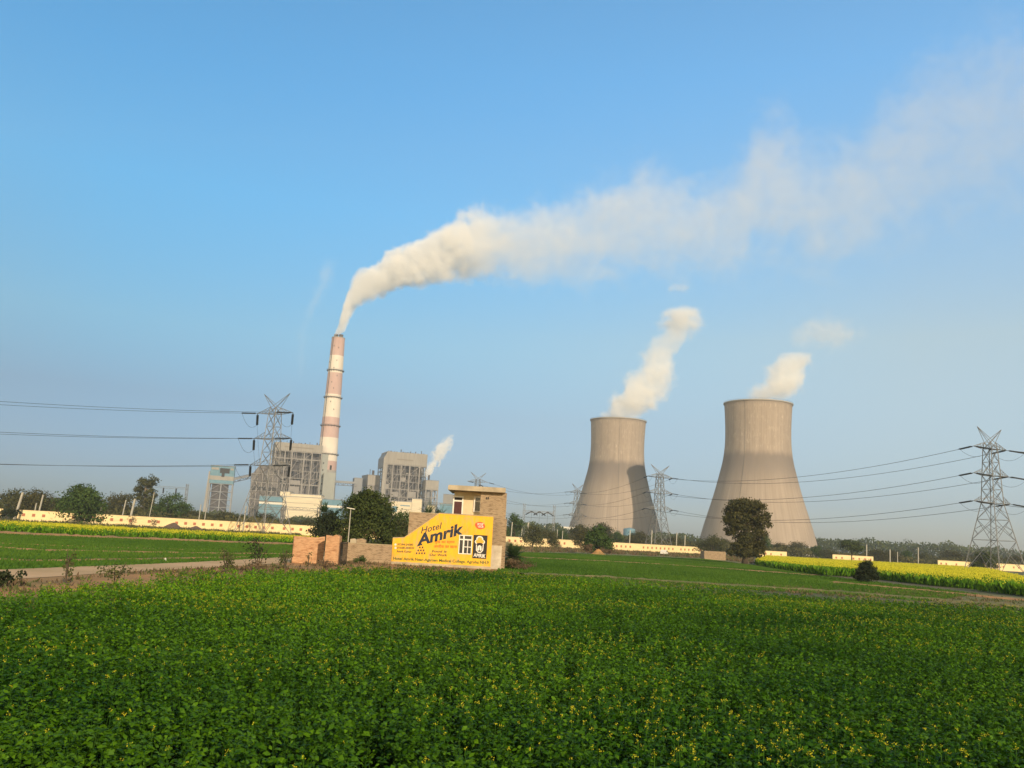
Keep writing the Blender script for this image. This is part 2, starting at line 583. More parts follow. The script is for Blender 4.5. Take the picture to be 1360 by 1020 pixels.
def ribbon(name, line, width, z, m, n=80, height=0.0, wob=.25):
    """raised, uneven strip of earth along a ground polyline"""
    line = [Vector((p[0], p[1], 0)) for p in line]
    BUNDS.append((line, width))
    ls = [0]
    for a, b in zip(line, line[1:]):
        ls.append(ls[-1] + (b - a).length)
    vs, fs = [], []
    for i in range(n + 1):
        s = ls[-1] * i / n
        k = max(j for j in range(len(line)) if ls[j] <= s + 1e-6)
        k = min(k, len(line) - 2)
        p = line[k].lerp(line[k + 1], (s - ls[k]) / max(ls[k + 1] - ls[k], 1e-6))
        d = (line[k + 1] - line[k]).normalized()
        q = Vector((-d.y, d.x, 0))
        c = rng.uniform(-wob, wob) * width
        for t, hh in ((-.5, 0), (-.22, .8), (.05, 1), (.25, .7), (.5, 0)):
            vs.append(p + q * (t * width * rng.uniform(.8, 1.2) + c * .3) + Vector((0, 0, z + height * hh * rng.uniform(.6, 1.2))))
    for i in range(n):
        for t in range(4):
            fs.append((i * 5 + t, i * 5 + t + 1, i * 5 + t + 6, i * 5 + t + 5))
    mb = MB().add(vs, fs)
    o = mb.build(name, m, smooth=True)
    if sum(p.normal.z for p in o.data.polygons) < 0:
        o.data.flip_normals()
    o['kind'] = 'structure'
    return o


def edge_pt(px, Y):
    return (gx(px, Y), Y)


mb = MB()
mb.add([(-5000, -40, 0), (5000, -40, 0), (5000, 9000, 0), (-5000, 9000, 0)], [(0, 1, 2, 3)])
mb.build('ground', M['ground'])['kind'] = 'structure'

# far edge of the mustard in front
FAR_EDGE = [(-40.0, 14.0), (-25, 18.5), edge_pt(0, 23), edge_pt(200, 31), edge_pt(400, 43.5), edge_pt(520, 51.5), edge_pt(700, 53), edge_pt(900, 47),
            edge_pt(1200, 45), edge_pt(1360, 42.5), (48.0, 38.0)]
FEx = np.array([p[0] for p in FAR_EDGE])
FEy = np.array([p[1] for p in FAR_EDGE])
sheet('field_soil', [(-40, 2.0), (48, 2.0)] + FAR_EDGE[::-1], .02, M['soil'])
# wheat on both sides
WL = [gr(-150, 765), gr(0, 757.5), gr(130, 752.5), gr(250, 747.5), gr(392, 739.5), gr(400, 724), gr(300, 721), gr(25, 710.5), gr(-150, 702)]
sheet('wheat_field', WL, .012, M['wheat'])
WR = [gr(655, 762), gr(690, 734), gr(760, 735.5), gr(937, 743), gr(1000, 751), gr(1080, 764), gr(1230, 781), gr(1300, 789.5), gr(1230, 799), gr(1120, 790),
      gr(900, 779), gr(700, 765)]
sheet('wheat_field', WR, .012, M['wheat'])
# dirt: track, bank below it, apron of the house, strip before the far wall
sheet('dirt_track', [gr(-150, 778), gr(0, 771), gr(150, 761), gr(300, 753), gr(392, 747), gr(455, 743), gr(455, 739), gr(392, 739.3), gr(250, 747.2), gr(130, 752),
                     gr(0, 757), gr(-150, 764)], .018, M['track'])
sheet('dirt_bank', [(-42, 12), (-25, 17.5), edge_pt(0, 22), edge_pt(200, 30), edge_pt(400, 42), edge_pt(520, 50.5), edge_pt(690, 52), edge_pt(720, 66), edge_pt(655, 73),
                    edge_pt(455, 73), gr(455, 743), gr(392, 747.2), gr(300, 753.2), gr(150, 761.2), gr(0, 771.2), gr(-150, 778.2)], .008, M['dirt'])
sheet('dirt_strip', [gr(672, 729), gr(780, 729), gr(937, 736), gr(1000, 744), gr(1000, 751), gr(937, 742.5), gr(760, 735.2), gr(690, 733.6), gr(672, 735)], .016, M['bund'])
sheet('dry_margin', [gr(1010, 754), gr(1080, 764.3), gr(1230, 781.3), gr(1500, 808), gr(1500, 838), gr(1360, 817), gr(1230, 800), gr(1300, 789.8), gr(1230, 781.2), gr(1080, 764.1)],
      .006, M['bund'])
ribbon('field_bund', [gr(-100, 721), gr(50, 731), gr(200, 734), gr(300, 735.5), gr(392, 736)], 1.5, .01, M['dirt'], height=.08)
ribbon('field_bund', [gr(-100, 739), gr(50, 745), gr(200, 742.5), gr(330, 740)], 1.1, .01, M['dirt'], height=.06)
ribbon('field_bund', [gr(-100, 717), gr(60, 724.3), gr(220, 729.5), gr(300, 731)], .7, .01, M['dirt'], height=.05)
ribbon('field_bund', [gr(-100, 703), gr(25, 709.5), gr(130, 714), gr(300, 720.5), gr(400, 724)], 4.5, .01, M['dirt'], height=.25)
ribbon('field_bund', [gr(668, 738), gr(705, 741.5), gr(790, 745), gr(880, 750), gr(940, 754), gr(1060, 763), gr(1085, 765)], 3.2, .01, M['dirt'], height=.12)
ribbon('field_bund', [gr(690, 763), gr(800, 767), gr(900, 774), gr(1000, 780), gr(1116, 787.5), gr(1240, 797), gr(1345, 806), gr(1420, 812)], 1.7, .01, M['bund'], height=.15)
ribbon('field_bund', [gr(770, 737), gr(860, 741.5), gr(937, 746)], 2.0, .01, M['bund'], height=.1)
ribbon('field_bund', [gr(1110, 774), gr(1238, 786), gr(1330, 795), gr(1420, 803)], 2.2, .01, M['dirt'], height=.12)


# ------------------------------------------------------------------ crops
def smooth_noise(x, y, s, seed):
    """cheap value noise from a few sines"""
    g = np.random.default_rng(seed)
    o = np.zeros_like(x)
    for k in range(7):
        a, b, c = g.normal(size=3)
        o += np.sin((a * x + b * y) / s * 1.6 + c * 7)
    return o / 7 ** .5


def mustard(x, y, hgt, nleaf, L, quads, flower_p, fsize, nfl, width_f=.62):
    """leaves, stems and flower heads of mustard plants at x,y"""
    n = len(x)
    base = np.stack([x, y, np.zeros(n)], 1)
    out = []
    # stems
    lean = nrg.normal(size=(n, 3)) * np.array([.07, .07, 0])
    top = base + lean * hgt[:, None] + np.array([0, 0, 1]) * hgt[:, None]
    lit_patch = np.exp(-(((x + 7 + .12 * (y - 34)) / 13) ** 2 + ((y - 34 - .22 * x) / 9) ** 2)) + .8 * np.exp(-(((x + 16) / 9) ** 2 + ((y - 22) / 5) ** 2)) + .35 * np.exp(-(((x - 10) / 14) ** 2 + ((y - 40) / 4) ** 2))  # sunlit and shaded patches of the field put into the leaf tint
    ptint = np.clip(.14 + .55 * lit_patch + .13 * smooth_noise(x, y, 5, 51) + .10 * smooth_noise(x, y, 1.6, 52) + nrg.random(n) * .16 - .08, 0, .75)
    # leaves
    idx = np.repeat(np.arange(n), nleaf)
    m = len(idx)
    t = nrg.uniform(.25, 1.0, m) ** .75
    az = nrg.uniform(0, 2 * PI, m)
    el = nrg.uniform(-.25, .75, m)
    A = np.stack([np.cos(az) * np.cos(el), np.sin(az) * np.cos(el), np.sin(el)], 1)
    P = base[idx] * (1 - t[:, None]) + top[idx] * t[:, None]
    P = P + A * nrg.uniform(0, .05, (m, 1))
    Nn = unit(np.array([0, 0, 1]) + nrg.normal(size=(m, 3)) * .5)
    Ls = L * nrg.uniform(.55, 1.35, m) * (1.15 - .45 * t)
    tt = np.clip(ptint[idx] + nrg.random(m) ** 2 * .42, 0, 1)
    if quads == 2:
        S = unit(np.cross(A, Nn))
        Wd = (Ls * width_f)[:, None]
        Lc = Ls[:, None]
        up = np.cross(S, A)
        mid = P + A * Lc * .5 + up * Lc * .07
        tip = P + A * Lc * .98 - up * Lc * nrg.uniform(.05, .3, (m, 1))
        v = np.stack([P, mid + S * Wd * .5, mid - S * Wd * .5, P + S * .004,
                      mid - S * Wd * .5, mid + S * Wd * .5, tip + S * Wd * .16, tip - S * Wd * .16], 1).reshape(-1, 3)
        k = np.arange(m) * 8
        f = np.concatenate([np.stack([k, k + 3, k + 1, k + 2], 1), np.stack([k + 4, k + 5, k + 6, k + 7], 1)])
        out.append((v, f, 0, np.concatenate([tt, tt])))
    else:
        v, f = leaf_quads(P, A, Nn, Ls, Ls * width_f)
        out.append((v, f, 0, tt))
    # stems as thin crossed strips
    for s in ((1, 0, 0), (0, 1, 0)):
        s = np.array(s) * .006
        v = np.stack([base - s, base + s, base * .12 + top * .88 + s * .5, base * .12 + top * .88 - s * .5], 1).reshape(-1, 3)
        out.append((v, np.arange(n * 4).reshape(-1, 4), 1, nrg.random(n)))
    # flower heads
    fl = np.nonzero(nrg.random(n) < flower_p)[0]
    if len(fl):
        fi = np.repeat(fl, nfl)
        k = len(fi)
        C = top[fi] + nrg.normal(size=(k, 3)) * fsize * np.array([.9, .9, .8]) + np.array([0, 0, .04])
        v, f = leaf_quads(C, unit(rand_dirs(k) + np.array([0, 0, .2])), unit(rand_dirs(k) * .8 + np.array([0, -.4, .7])), fsize * nrg.uniform(.7, 1.3, k), fsize * nrg.uniform(.7, 1.2, k))
        out.append((v, f, 2, nrg.random(k)))
        st = top[fl]
        s = np.array([.004, 0, 0])
        b = st - np.array([0, 0, .10])
        v = np.stack([b - s, b + s, st + s + np.array([0, 0, .03]), st - s + np.array([0, 0, .03])], 1).reshape(-1, 3)
        out.append((v, np.arange(len(fl) * 4).reshape(-1, 4), 1, nrg.random(len(fl))))
    return out


def scatter(y0, y1, dens, side=6.0, slope=.70):
    area_x = slope * y1 + side
    n = int(2 * area_x * (y1 - y0) * dens)
    x = nrg.uniform(-area_x, area_x, n)
    y = nrg.uniform(y0, y1, n)
    ok = (np.abs(x) < slope * y + side) & (y < np.interp(x, FEx, FEy)) & (x > -39) & (x < 47)
    return x[ok], y[ok]


parts = []
for y0, y1, dens, nleaf, L, q, fs, nf in ((3.2, 11, 38, 24, .086, 2, .013, 11), (11, 17, 36, 18, .085, 2, .0135, 9), (17, 28, 30, 14, .092, 1, .016, 7), (28, 40, 24, 12, .108, 1, .020, 5), (40, 54, 18, 11, .13, 1, .025, 4)):
    x, y = scatter(y0, y1, dens)
    hn = smooth_noise(x, y, 3.2, 3) * .5 + smooth_noise(x, y, 1.1, 4) * .35 + smooth_noise(x, y, 9, 5) * .4
    gap = smooth_noise(x, y, 1.6, 9) + .5 * smooth_noise(x, y, .6, 10)
    keep = gap > -1.75 + nrg.random(len(x)) * .25
    x, y, hn = x[keep], y[keep], hn[keep]
    h = np.clip(.66 + .13 * hn + nrg.normal(size=len(x)) * .05, .3, 1.0)
    fp = np.clip(.20 + .19 * smooth_noise(x, y, 3.5, 21) + .10 * smooth_noise(x, y, 10, 22) + .10 * np.clip((y - 20) / 25, 0, 1) * (x < 4), .01, .6)
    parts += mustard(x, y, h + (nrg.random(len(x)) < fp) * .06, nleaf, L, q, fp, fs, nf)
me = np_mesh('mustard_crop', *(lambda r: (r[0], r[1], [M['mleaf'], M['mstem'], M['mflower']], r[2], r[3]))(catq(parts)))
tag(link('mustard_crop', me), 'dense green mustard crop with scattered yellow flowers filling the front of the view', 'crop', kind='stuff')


def in_poly(x, y, poly):
    ins = np.zeros(len(x), bool)
    n = len(poly)
    for i in range(n):
        x0, y0 = poly[i][0], poly[i][1]
        x1, y1 = poly[(i + 1) % n][0], poly[(i + 1) % n][1]
        c = ((y0 > y) != (y1 > y)) & (x < (x1 - x0) * (y - y0) / (y1 - y0 + 1e-12) + x0)
        ins ^= c
    return ins


def flowering_strip(name, label, poly, dens, hgt, yellow, seed):
    g = np.random.default_rng(seed)
    P = np.array([(p[0], p[1]) for p in poly])
    lo, hi = P.min(0), P.max(0)
    n = int((hi - lo).prod() * dens)
    x, y = g.uniform(lo[0], hi[0], n), g.uniform(lo[1], hi[1], n)
    ok = in_poly(x, y, poly)
    x, y = x[ok], y[ok]
    n = len(x)
    yl = yellow(x, y)
    x, y, yl = x[yl > -.5], y[yl > -.5], yl[yl > -.5]
    n = len(x)
    h = hgt * (1 + g.normal(size=n) * .10 + .08 * smooth_noise(x, y, 6, seed))
    base = np.stack([x, y, np.zeros(n)], 1)
    out = []
    for k in range(4):
        az = g.uniform(0, 2 * PI, n)
        A = unit(np.stack([np.cos(az) * .45, np.sin(az) * .45, np.ones(n)], 1))
        Nn = unit(np.stack([g.normal(size=n), -1.2 + g.normal(size=n) * .6, g.normal(size=n) * .3 + .3], 1))
        z0 = h * (.0 if k < 2 else .35)
        v, f = leaf_quads(base + np.array([0, 0, 1]) * z0[:, None] + g.normal(size=(n, 3)) * np.array([.14, .14, 0]), A, Nn, h * .62, h * .2)
        out.append((v, f, 0, g.random(n)))
    fl = np.nonzero(g.random(n) < yl)[0]
    for k in range(4):
        c = base[fl] + np.stack([g.normal(size=len(fl)) * .16, g.normal(size=len(fl)) * .16, h[fl] * g.uniform(.72, 1.06, len(fl))], 1)
        A = unit(np.stack([g.normal(size=len(fl)), g.normal(size=len(fl)) * .5, np.ones(len(fl)) * .5], 1))
        Nn = unit(np.stack([g.normal(size=len(fl)) * .5, -np.ones(len(fl)), np.ones(len(fl)) * .5], 1))
        v, f = leaf_quads(c, A, Nn, np.full(len(fl), .13), np.full(len(fl), .10))
        out.append((v, f, 1, g.random(len(fl))))
    V, F, I, T = catq(out)
    me = np_mesh(name, V, F, [M['mleaf'], M['mflower']], I, T)
    return tag(link(name, me), label, 'crop', kind='stuff')


SL_front = [gr(-120, 698.5), gr(25, 708), gr(130, 712.5), gr(300, 719), gr(400, 723.5)]
SL = SL_front + [Vector((p.x, p.y + 34, 0)) for p in SL_front[::-1]]
flowering_strip('flowering_mustard', 'narrow strip of mustard in yellow flower before the left part of the cream wall', SL, 14, .85,
                lambda x, y: np.clip(.06 + .011 * (y - np.interp(x, [p.x for p in SL_front], [p.y for p in SL_front])) + .1 * smooth_noise(x, y, 9, 5), .1, .9), 31)
SR_front = [gr(1004, 750), gr(1040, 757), gr(1080, 762.5), gr(1230, 779), gr(1300, 786.5), gr(1420, 799)]
SR = SR_front + [(165.0, 300.0), (90.0, 300.0)]


def yel_right(x, y):
    d = y - np.interp(x, [p.x for p in SR_front][::-1] if SR_front[0].x > SR_front[-1].x else [p.x for p in SR_front], [p.y for p in SR_front])
    band = np.where(d < 11, .05 + .010 * d, np.where(d < 17, -1.0, np.clip(.12 + .013 * (d - 17), 0, .46)))
    return np.where(band < -.5, -1, np.clip(band + .10 * smooth_noise(x, y, 12, 8), .02, .95))


flowering_strip('flowering_mustard', 'broad field of mustard in bright yellow flower behind the round dark bush', SR, 12, 1.05, yel_right, 32)

def wheat_tufts(label, poly, dens, hgt, seed):
    g = np.random.default_rng(seed)
    P = np.array([(p[0], p[1]) for p in poly])
    lo, hi = P.min(0), P.max(0)
    hi[0] = min(hi[0], 150)
    lo[0] = max(lo[0], -110)
    n = int((hi - lo).prod() * dens)
    x, y = g.uniform(lo[0], hi[0], n), g.uniform(lo[1], hi[1], n)
    ok = in_poly(x, y, poly) & (smooth_noise(x, y, 4, seed) > -1.9 + .8 * g.random(n))
    for line, w in BUNDS:       # bare earth stays bare along the bunds
        for a, b in zip(line, line[1:]):
            d = b - a
            t = np.clip(((x - a.x) * d.x + (y - a.y) * d.y) / d.length_squared, 0, 1)
            ok &= np.hypot(x - a.x - t * d.x, y - a.y - t * d.y) > w * (.42 + .2 * smooth_noise(x, y, 2, 5) + .25 * (g.random(n) - .5))
    x, y = x[ok], y[ok]
    n = len(x)
    out = []
    tn = .35 + .16 * smooth_noise(x, y * .5, 11, seed + 1) + .10 * smooth_noise(x, y, 2.5, seed + 2)
    for k in range(3):
        A = unit(np.stack([g.normal(size=n) * .5, g.normal(size=n) * .5, np.ones(n)], 1))
        Nn = unit(np.stack([g.normal(size=n), -np.ones(n), g.normal(size=n) * .4], 1))
        b = np.stack([x + g.normal(size=n) * .08, y + g.normal(size=n) * .08, np.zeros(n)], 1)
        v, f = leaf_quads(b, A, Nn, hgt * g.uniform(.6, 1.3, n), hgt * g.uniform(.25, .5, n))
        out.append((v, f, 0, np.clip(tn + g.normal(size=n) * .15, 0, 1)))
    V, F, I, T = catq(out)
    return tag(link('wheat_crop', np_mesh('wheat_crop', V, F, [M['wheat_leaf']], tint=T)), label, 'crop', kind='stuff')


wheat_tufts('short green wheat in the strips left of the red brick wall', WL, 10, .17, 61)
wheat_tufts('short green wheat between the mustard crop and the round tree on the soil heap', WR, 10, .17, 62)

# low weeds on the bank, before the wall and round the house
def weeds(name, label, poly, dens, hgt, seed, dry=.5):
    g = np.random.default_rng(seed)
    P = np.array([(p[0], p[1]) for p in poly])
    lo, hi = P.min(0), P.max(0)
    n = int((hi - lo).prod() * dens)
    x, y = g.uniform(lo[0], hi[0], n), g.uniform(lo[1], hi[1], n)
    ok = in_poly(x, y, poly) & (smooth_noise(x, y, 2.5, seed) + .6 * g.normal(size=n) > .1)
    x, y = x[ok], y[ok]
    n = len(x)
    out = []
    d = (g.random(n) < dry).astype(int)
    for k in range(5):
        A = unit(np.stack([g.normal(size=n) * .6, g.normal(size=n) * .6, np.ones(n)], 1))
        Nn = unit(np.stack([g.normal(size=n), -np.ones(n), g.normal(size=n) * .4], 1))
        b = np.stack([x + g.normal(size=n) * hgt * .35, y + g.normal(size=n) * hgt * .35, np.zeros(n)], 1)
        v, f = leaf_quads(b, A, Nn, hgt * g.uniform(.4, 1.2, n), hgt * g.uniform(.15, .35, n))
        out.append((v, f, 0, g.random(n)))
    V, F, I, T = catq(out)
    me = np_mesh(name, V, F, [M['leaf_scrub'], M['dry']], np.tile(d, 5), T)
    return tag(link(name, me), label, 'weeds', kind='stuff')


weeds('bank_weeds', 'dry weeds and grass along the dirt bank behind the mustard crop',
      [(-30, 19), edge_pt(0, 23.5), edge_pt(200, 31.5), edge_pt(400, 44), edge_pt(520, 52), edge_pt(690, 54), edge_pt(690, 66), edge_pt(520, 70), gr(440, 745), gr(300, 754.5), gr(150, 763),
       gr(0, 773), (-36, 33)], 5, .28, 41, .6)
weeds('margin_weeds', 'low green and dry weeds on the field margin at the right', [gr(700, 766), gr(900, 780), gr(1116, 793), gr(1360, 816), gr(1450, 825), gr(1450, 806), gr(1230, 784), gr(1120, 783), gr(900, 773.5), gr(700, 763)], 3, .22, 42, .35)
weeds('wall_weeds', 'rough green growth in front of the left part of the cream wall', [gr(-100, 693), gr(25, 699), gr(130, 703), gr(300, 711), gr(400, 715), gr(400, 710), gr(25, 692.5), gr(-100, 686)], .6, .8, 43, .15)
weeds('strip_weeds', 'brown and green scrub on the waste strip before the middle part of the cream wall', [gr(672, 734), gr(780, 735), gr(937, 742), gr(1000, 749), gr(1000, 741), gr(937, 735), gr(780, 728), gr(672, 727)], .5, .7, 44, .65)


# ------------------------------------------------------------------ painted wall and house
YW = 72.0


def S(cx, cy, Y=YW):
    """point on the painted wall from the 8.5x enlargement of its region"""
    return at(510 + cx / 8.5, 670 + cy / 8.5, Y)


def C4(cx, cy, Y):
    return at(500 + cx / 6.8, 630 + cy / 6.8, Y)


def xz(v):
    return (v.x, v.z)


sign = thing('painted_wall', 'bright yellow painted advertising wall with a sloping top edge, lettered for a hotel', 'painted wall', (S(660, 600).x, YW, 0))
ox, oz = sign.location.x, 0.0


def loc_poly(pts):
    return [(p.x - ox, p.z) for p in pts]


zr = S(1235, 140).z
pl = [S(100, 380), S(230, 376), S(622, 105), S(1235, 140)]
outline = [(pl[0].x - ox, .0), (pl[3].x - ox, .0), (pl[3].x - ox, zr), (pl[2].x - ox, zr + .03), (pl[1].x - ox, pl[1].z), (pl[0].x - ox, pl[0].z)]
# window opening is left free in the wall
wx0, wx1 = S(850, 350).x - ox, S(1000, 350).x - ox
wz0, wz1 = S(920, 562).z, S(920, 345).z
mb = MB()
xa, xb = outline[0][0], outline[1][0]
mb.prism_xz([(xa, 0), (wx0, 0), (wx0, zr + .016), (pl[2].x - ox, zr + .03), (pl[1].x - ox, pl[1].z), (xa, pl[0].z)], 0, .24)
mb.prism_xz([(wx0, 0), (wx1, 0), (wx1, wz0), (wx0, wz0)], 0, .24)
mb.prism_xz([(wx0, wz1), (wx1, wz1), (wx1, zr + .006), (wx0, zr + .016)], 0, .24)
mb.prism_xz([(wx1, 0), (xb, 0), (xb, zr), (wx1, zr + .006)], 0, .24)
mb.build('wall', M['yellow'], sign)
# thin brick coping showing along the top edge and a bare foot
mb = MB()
top = [(xa, pl[0].z), (pl[1].x - ox, pl[1].z), (pl[2].x - ox, zr + .03), (xb, zr)]
for a, b in zip(top, top[1:]):
    mb.add([(a[0], -.015, a[1] + .002), (b[0], -.015, b[1] + .002), (b[0], -.015, b[1] + .07), (a[0], -.015, a[1] + .07),
            (a[0], .26, a[1] + .002), (b[0], .26, b[1] + .002), (b[0], .26, b[1] + .07), (a[0], .26, a[1] + .07)],
           [(0, 1, 2, 3), (5, 4, 7, 6), (3, 2, 6, 7), (1, 0, 4, 5), (0, 3, 7, 4), (2, 1, 5, 6)])
mb.build('coping', M['coping'], sign)
MB().box(xa - .02, xb + .02, -.03, -.002, 0, .22).build('plinth', M['slab'], sign)
# window set into the wall
win = MB()
fz = .06
for x0, x1, z0, z1 in ((wx0, wx0 + .07, wz0, wz1), (wx1 - .07, wx1, wz0, wz1), (wx0 + .07, wx1 - .07, wz0, wz0 + .07), (wx0 + .07, wx1 - .07, wz1 - .07, wz1)):
    win.box(x0, x1, -.02, .16, z0, z1)
wm = wx0 + (wx1 - wx0) * .36
zt = wz0 + (wz1 - wz0) * .76
win.box(wm - .06, wm + .06, -.01, .12, wz0 + .07, wz1 - .07)
win.box(wx0 + .07, wm - .06, -.008, .12, zt - .05, zt + .05)
win.box(wm + .06, wx1 - .07, -.008, .12, zt - .05, zt + .05)
wmm = (wm + .06 + wx1 - .07) / 2
win.box(wm + .06, wx1 - .07, -.006, .12, (wz0 + zt) / 2 - .03, (wz0 + zt) / 2 + .03)
win.box(wmm - .03, wmm + .03, -.004, .12, wz0 + .07, zt - .05)
wf = win.build('window', M['white'], sign)
MB().box(wx0 + .01, wx1 - .01, .125, .135, wz0 + .01, wz1 - .01).build('glass', M['glass'], wf)


def text_mesh(body, shear=0.0, bold=0.0):
    c = bpy.data.curves.new('lettering', 'FONT')
    c.body = body
    c.shear = shear
    c.offset = bold
    c.resolution_u = 3
    c.fill_mode = 'FRONT'
    o = bpy.data.objects.new('lettering', c)
    col.objects.link(o)
    dg = bpy.context.evaluated_depsgraph_get()
    me = bpy.data.meshes.new_from_object(o.evaluated_get(dg))
    bpy.data.objects.remove(o)
    bpy.data.curves.remove(c)
    return me


def lettering(name, body, p0, p1, height, m, shear=0.0, bold=0.0, parent=None, y=-.006, label=None):
    """body from p0 to p1 (points on the wall), its letters `height` metres from lowest to highest"""
    me = text_mesh(body, shear, bold)
    co = np.array([v.co for v in me.vertices])
    lo, hi = co.min(0), co.max(0)
    u = Vector((p1.x - p0.x, 0, p1.z - p0.z))
    L = u.length
    u.normalize()
    v = Vector((-u.z, 0, u.x))
    for q in me.vertices:
        a = (q.co.x - lo[0]) / (hi[0] - lo[0]) * L
        b = (q.co.y - lo[1]) / (hi[1] - lo[1]) * height
        w = Vector((p0.x - ox, y, p0.z)) + u * a + v * b
        q.co = w
    me.materials.clear()
    me.materials.append(m)
    me.update()
    return tag(link(name, me, parent or sign), label)


px = YW / FPX / 8.5     # metres per pixel of the enlargement
lettering('headline_lettering', 'Amrik', S(372, 474), S(915, 330), 126 * px, M['ink'], .32, .035, label='large slanted blue-black brush lettering')
mb = MB()
pts = [S(885, 322), S(920, 310), S(948, 285), S(968, 258)]
for a, b, w in zip(pts, pts[1:], (.07, .06, .04)):
    mb.bar((a.x - ox, -.008, a.z), (b.x - ox, -.008, b.z), w, .004)
pts = [S(372, 478), S(392, 440), S(410, 412)]
for a, b, w in zip(pts, pts[1:], (.06, .08)):
    mb.bar((a.x - ox, -.009, a.z), (b.x - ox, -.009, b.z), w, .004)
mb.build('headline_flourish', M['ink'], sign)
lettering('script_lettering', 'Hotel', S(418, 330), S(668, 268), 66 * px, M['ink'], .4, .008, label='thin slanted script lettering')
lettering('phone_lettering', '97294-24380', S(152, 464), S(328, 466), 24 * px, M['ink'], .1, .022)
lettering('phone_lettering', '01668-244333', S(148, 500), S(340, 504), 24 * px, M['ink'], .1, .022)
lettering('name_lettering', 'Amrik Kumar', S(140, 541), S(312, 546), 26 * px, M['ink'], .1, .022)
lettering('hindi_lettering', 'मुख का स्वाद', S(570, 447), S(800, 450), 36 * px, M['red_ink'], 0, .02, label='orange-red Hindi lettering, upper line')
lettering('hindi_lettering', 'अमरीक का खाना', S(560, 490), S(825, 495), 40 * px, M['red_ink'], 0, .02, label='orange-red Hindi lettering, lower line')
lettering('slogan_lettering', 'Food is', S(540, 542), S(708, 544), 26 * px, M['ink'], .15, .022)
lettering('slogan_lettering', 'Our Work', S(515, 582), S(712, 586), 27 * px, M['ink'], .15, .022)
lettering('address_lettering', 'Hotel Amrik Near-Agarsen Medical College, Agroha NH.9', S(104, 634), S(1182, 684), 42 * px, M['green_ink'], 0, .026, label='dark green address lettering along the foot')
# small marks: pile of dots, phone icons, lotus smudges
mb = MB()
for r, (cy, n) in enumerate(((452, 1), (485, 2), (518, 3), (551, 4))):
    for k in range(n):
        c = S(422 + (k - (n - 1) / 2) * 30 - r * 3, cy)
        cx_, cz_ = c.x - ox, c.z
        mb.prism_xz([(cx_ - .06, cz_ - .07), (cx_ + .05, cz_ - .07), (cx_ + .075, cz_ + .06), (cx_ - .035, cz_ + .075)], -.010, -.004)
mb.build('dot_pile', M['ink'], sign)
mb = MB()
for cy in (452, 490):
    c = S(130, cy)
    mb.prism_xz([(c.x - ox + .09 * math.cos(a), c.z + .09 * math.sin(a)) for a in [2 * PI * k / 10 for k in range(10)]], -.008, -.003)
mb.build('round_marks', M['pale_blue'], sign)
mb = MB()
for cx_, cy_ in ((740, 152), (765, 158), (785, 155), (905, 155), (925, 165), (945, 156), (962, 163), (1170, 285), (1185, 298), (1200, 290)):
    c = S(cx_, cy_)
    mb.prism_xz([(c.x - ox - .05, c.z - .02), (c.x - ox + .05, c.z - .025), (c.x - ox + .02, c.z + .035)], -.007, -.003)
mb.build('faded_marks', M['coping'], sign)
# red round badge
c = S(1085, 238)
bd = MB()
bd.prism_xz([(c.x - ox + .40 * math.cos(a) * (1.05 - .12 * math.sin(a * 2)), c.z + .30 * math.sin(a)) for a in [2 * PI * k / 20 for k in range(20)]], -.012, -.003)
bdo = bd.build('badge', M['badge'], sign)
tag(bdo, 'red round badge with white lettering')
lettering('badge_lettering', 'गुरु', S(1050, 258), S(1122, 262), 46 * px, M['white'], 0, .01, parent=bdo, y=-.016)
# black panel with emblem
p0, p1 = S(998, 608), S(1170, 342)
lx0, lx1, lz0, lz1 = p0.x - ox, p1.x - ox, p0.z + .02, p1.z - .06
lw = lx1 - lx0
lh = lz1 - lz0
pan = MB().box(lx0, lx1, -.03, -.003, lz0, lz1).build('logo_panel', M['dark'], sign)
tag(pan, 'black panel with white emblem and lettering')


def LP(u, v):
    return (lx0 + lw * u, lz0 + lh * v)


em = MB()
def ell(cx_, cy_, rx, ry, y, mi, a0=0, a1=2 * PI, n=20):
    em.prism_xz([LP(cx_ + rx * math.cos(a0 + (a1 - a0) * k / n), cy_ + ry * math.sin(a0 + (a1 - a0) * k / n)) for k in range(n)], y, -.03, mi)
ell(.47, .71, .37, .13, -.036, 0)
ell(.45, .84, .25, .12, -.038, 0)
ell(.47, .72, .30, .10, -.042, 1)
ell(.45, .83, .17, .08, -.044, 1)
em.prism_xz([LP(*q) for q in ((.20, .62), (.22, .34), (.36, .25), (.47, .235), (.60, .25), (.74, .34), (.76, .62))], -.040, -.03, 0)
em.prism_xz([LP(*q) for q in ((.27, .58), (.29, .37), (.39, .29), (.47, .28), (.57, .29), (.67, .37), (.69, .58))], -.046, -.03, 2)
ell(.47, .60, .24, .07, -.050, 2)
em.prism_xz([LP(*q) for q in ((.33, .52), (.31, .36), (.40, .33), (.45, .36), (.46, .50), (.48, .50), (.49, .36), (.54, .33), (.63, .36), (.61, .52), (.47, .57))], -.054, -.03, 0)
em.build('emblem', [M['white'], M['orange'], M['dark']], pan)
a, b = LP(.06, .06), LP(.94, .03)
lettering('panel_lettering', 'AMRIK', Vector((a[0] + ox, 0, a[1])), Vector((b[0] + ox, 0, b[1])), lh * .16, M['white'], 0, .03, parent=pan, y=-.036)

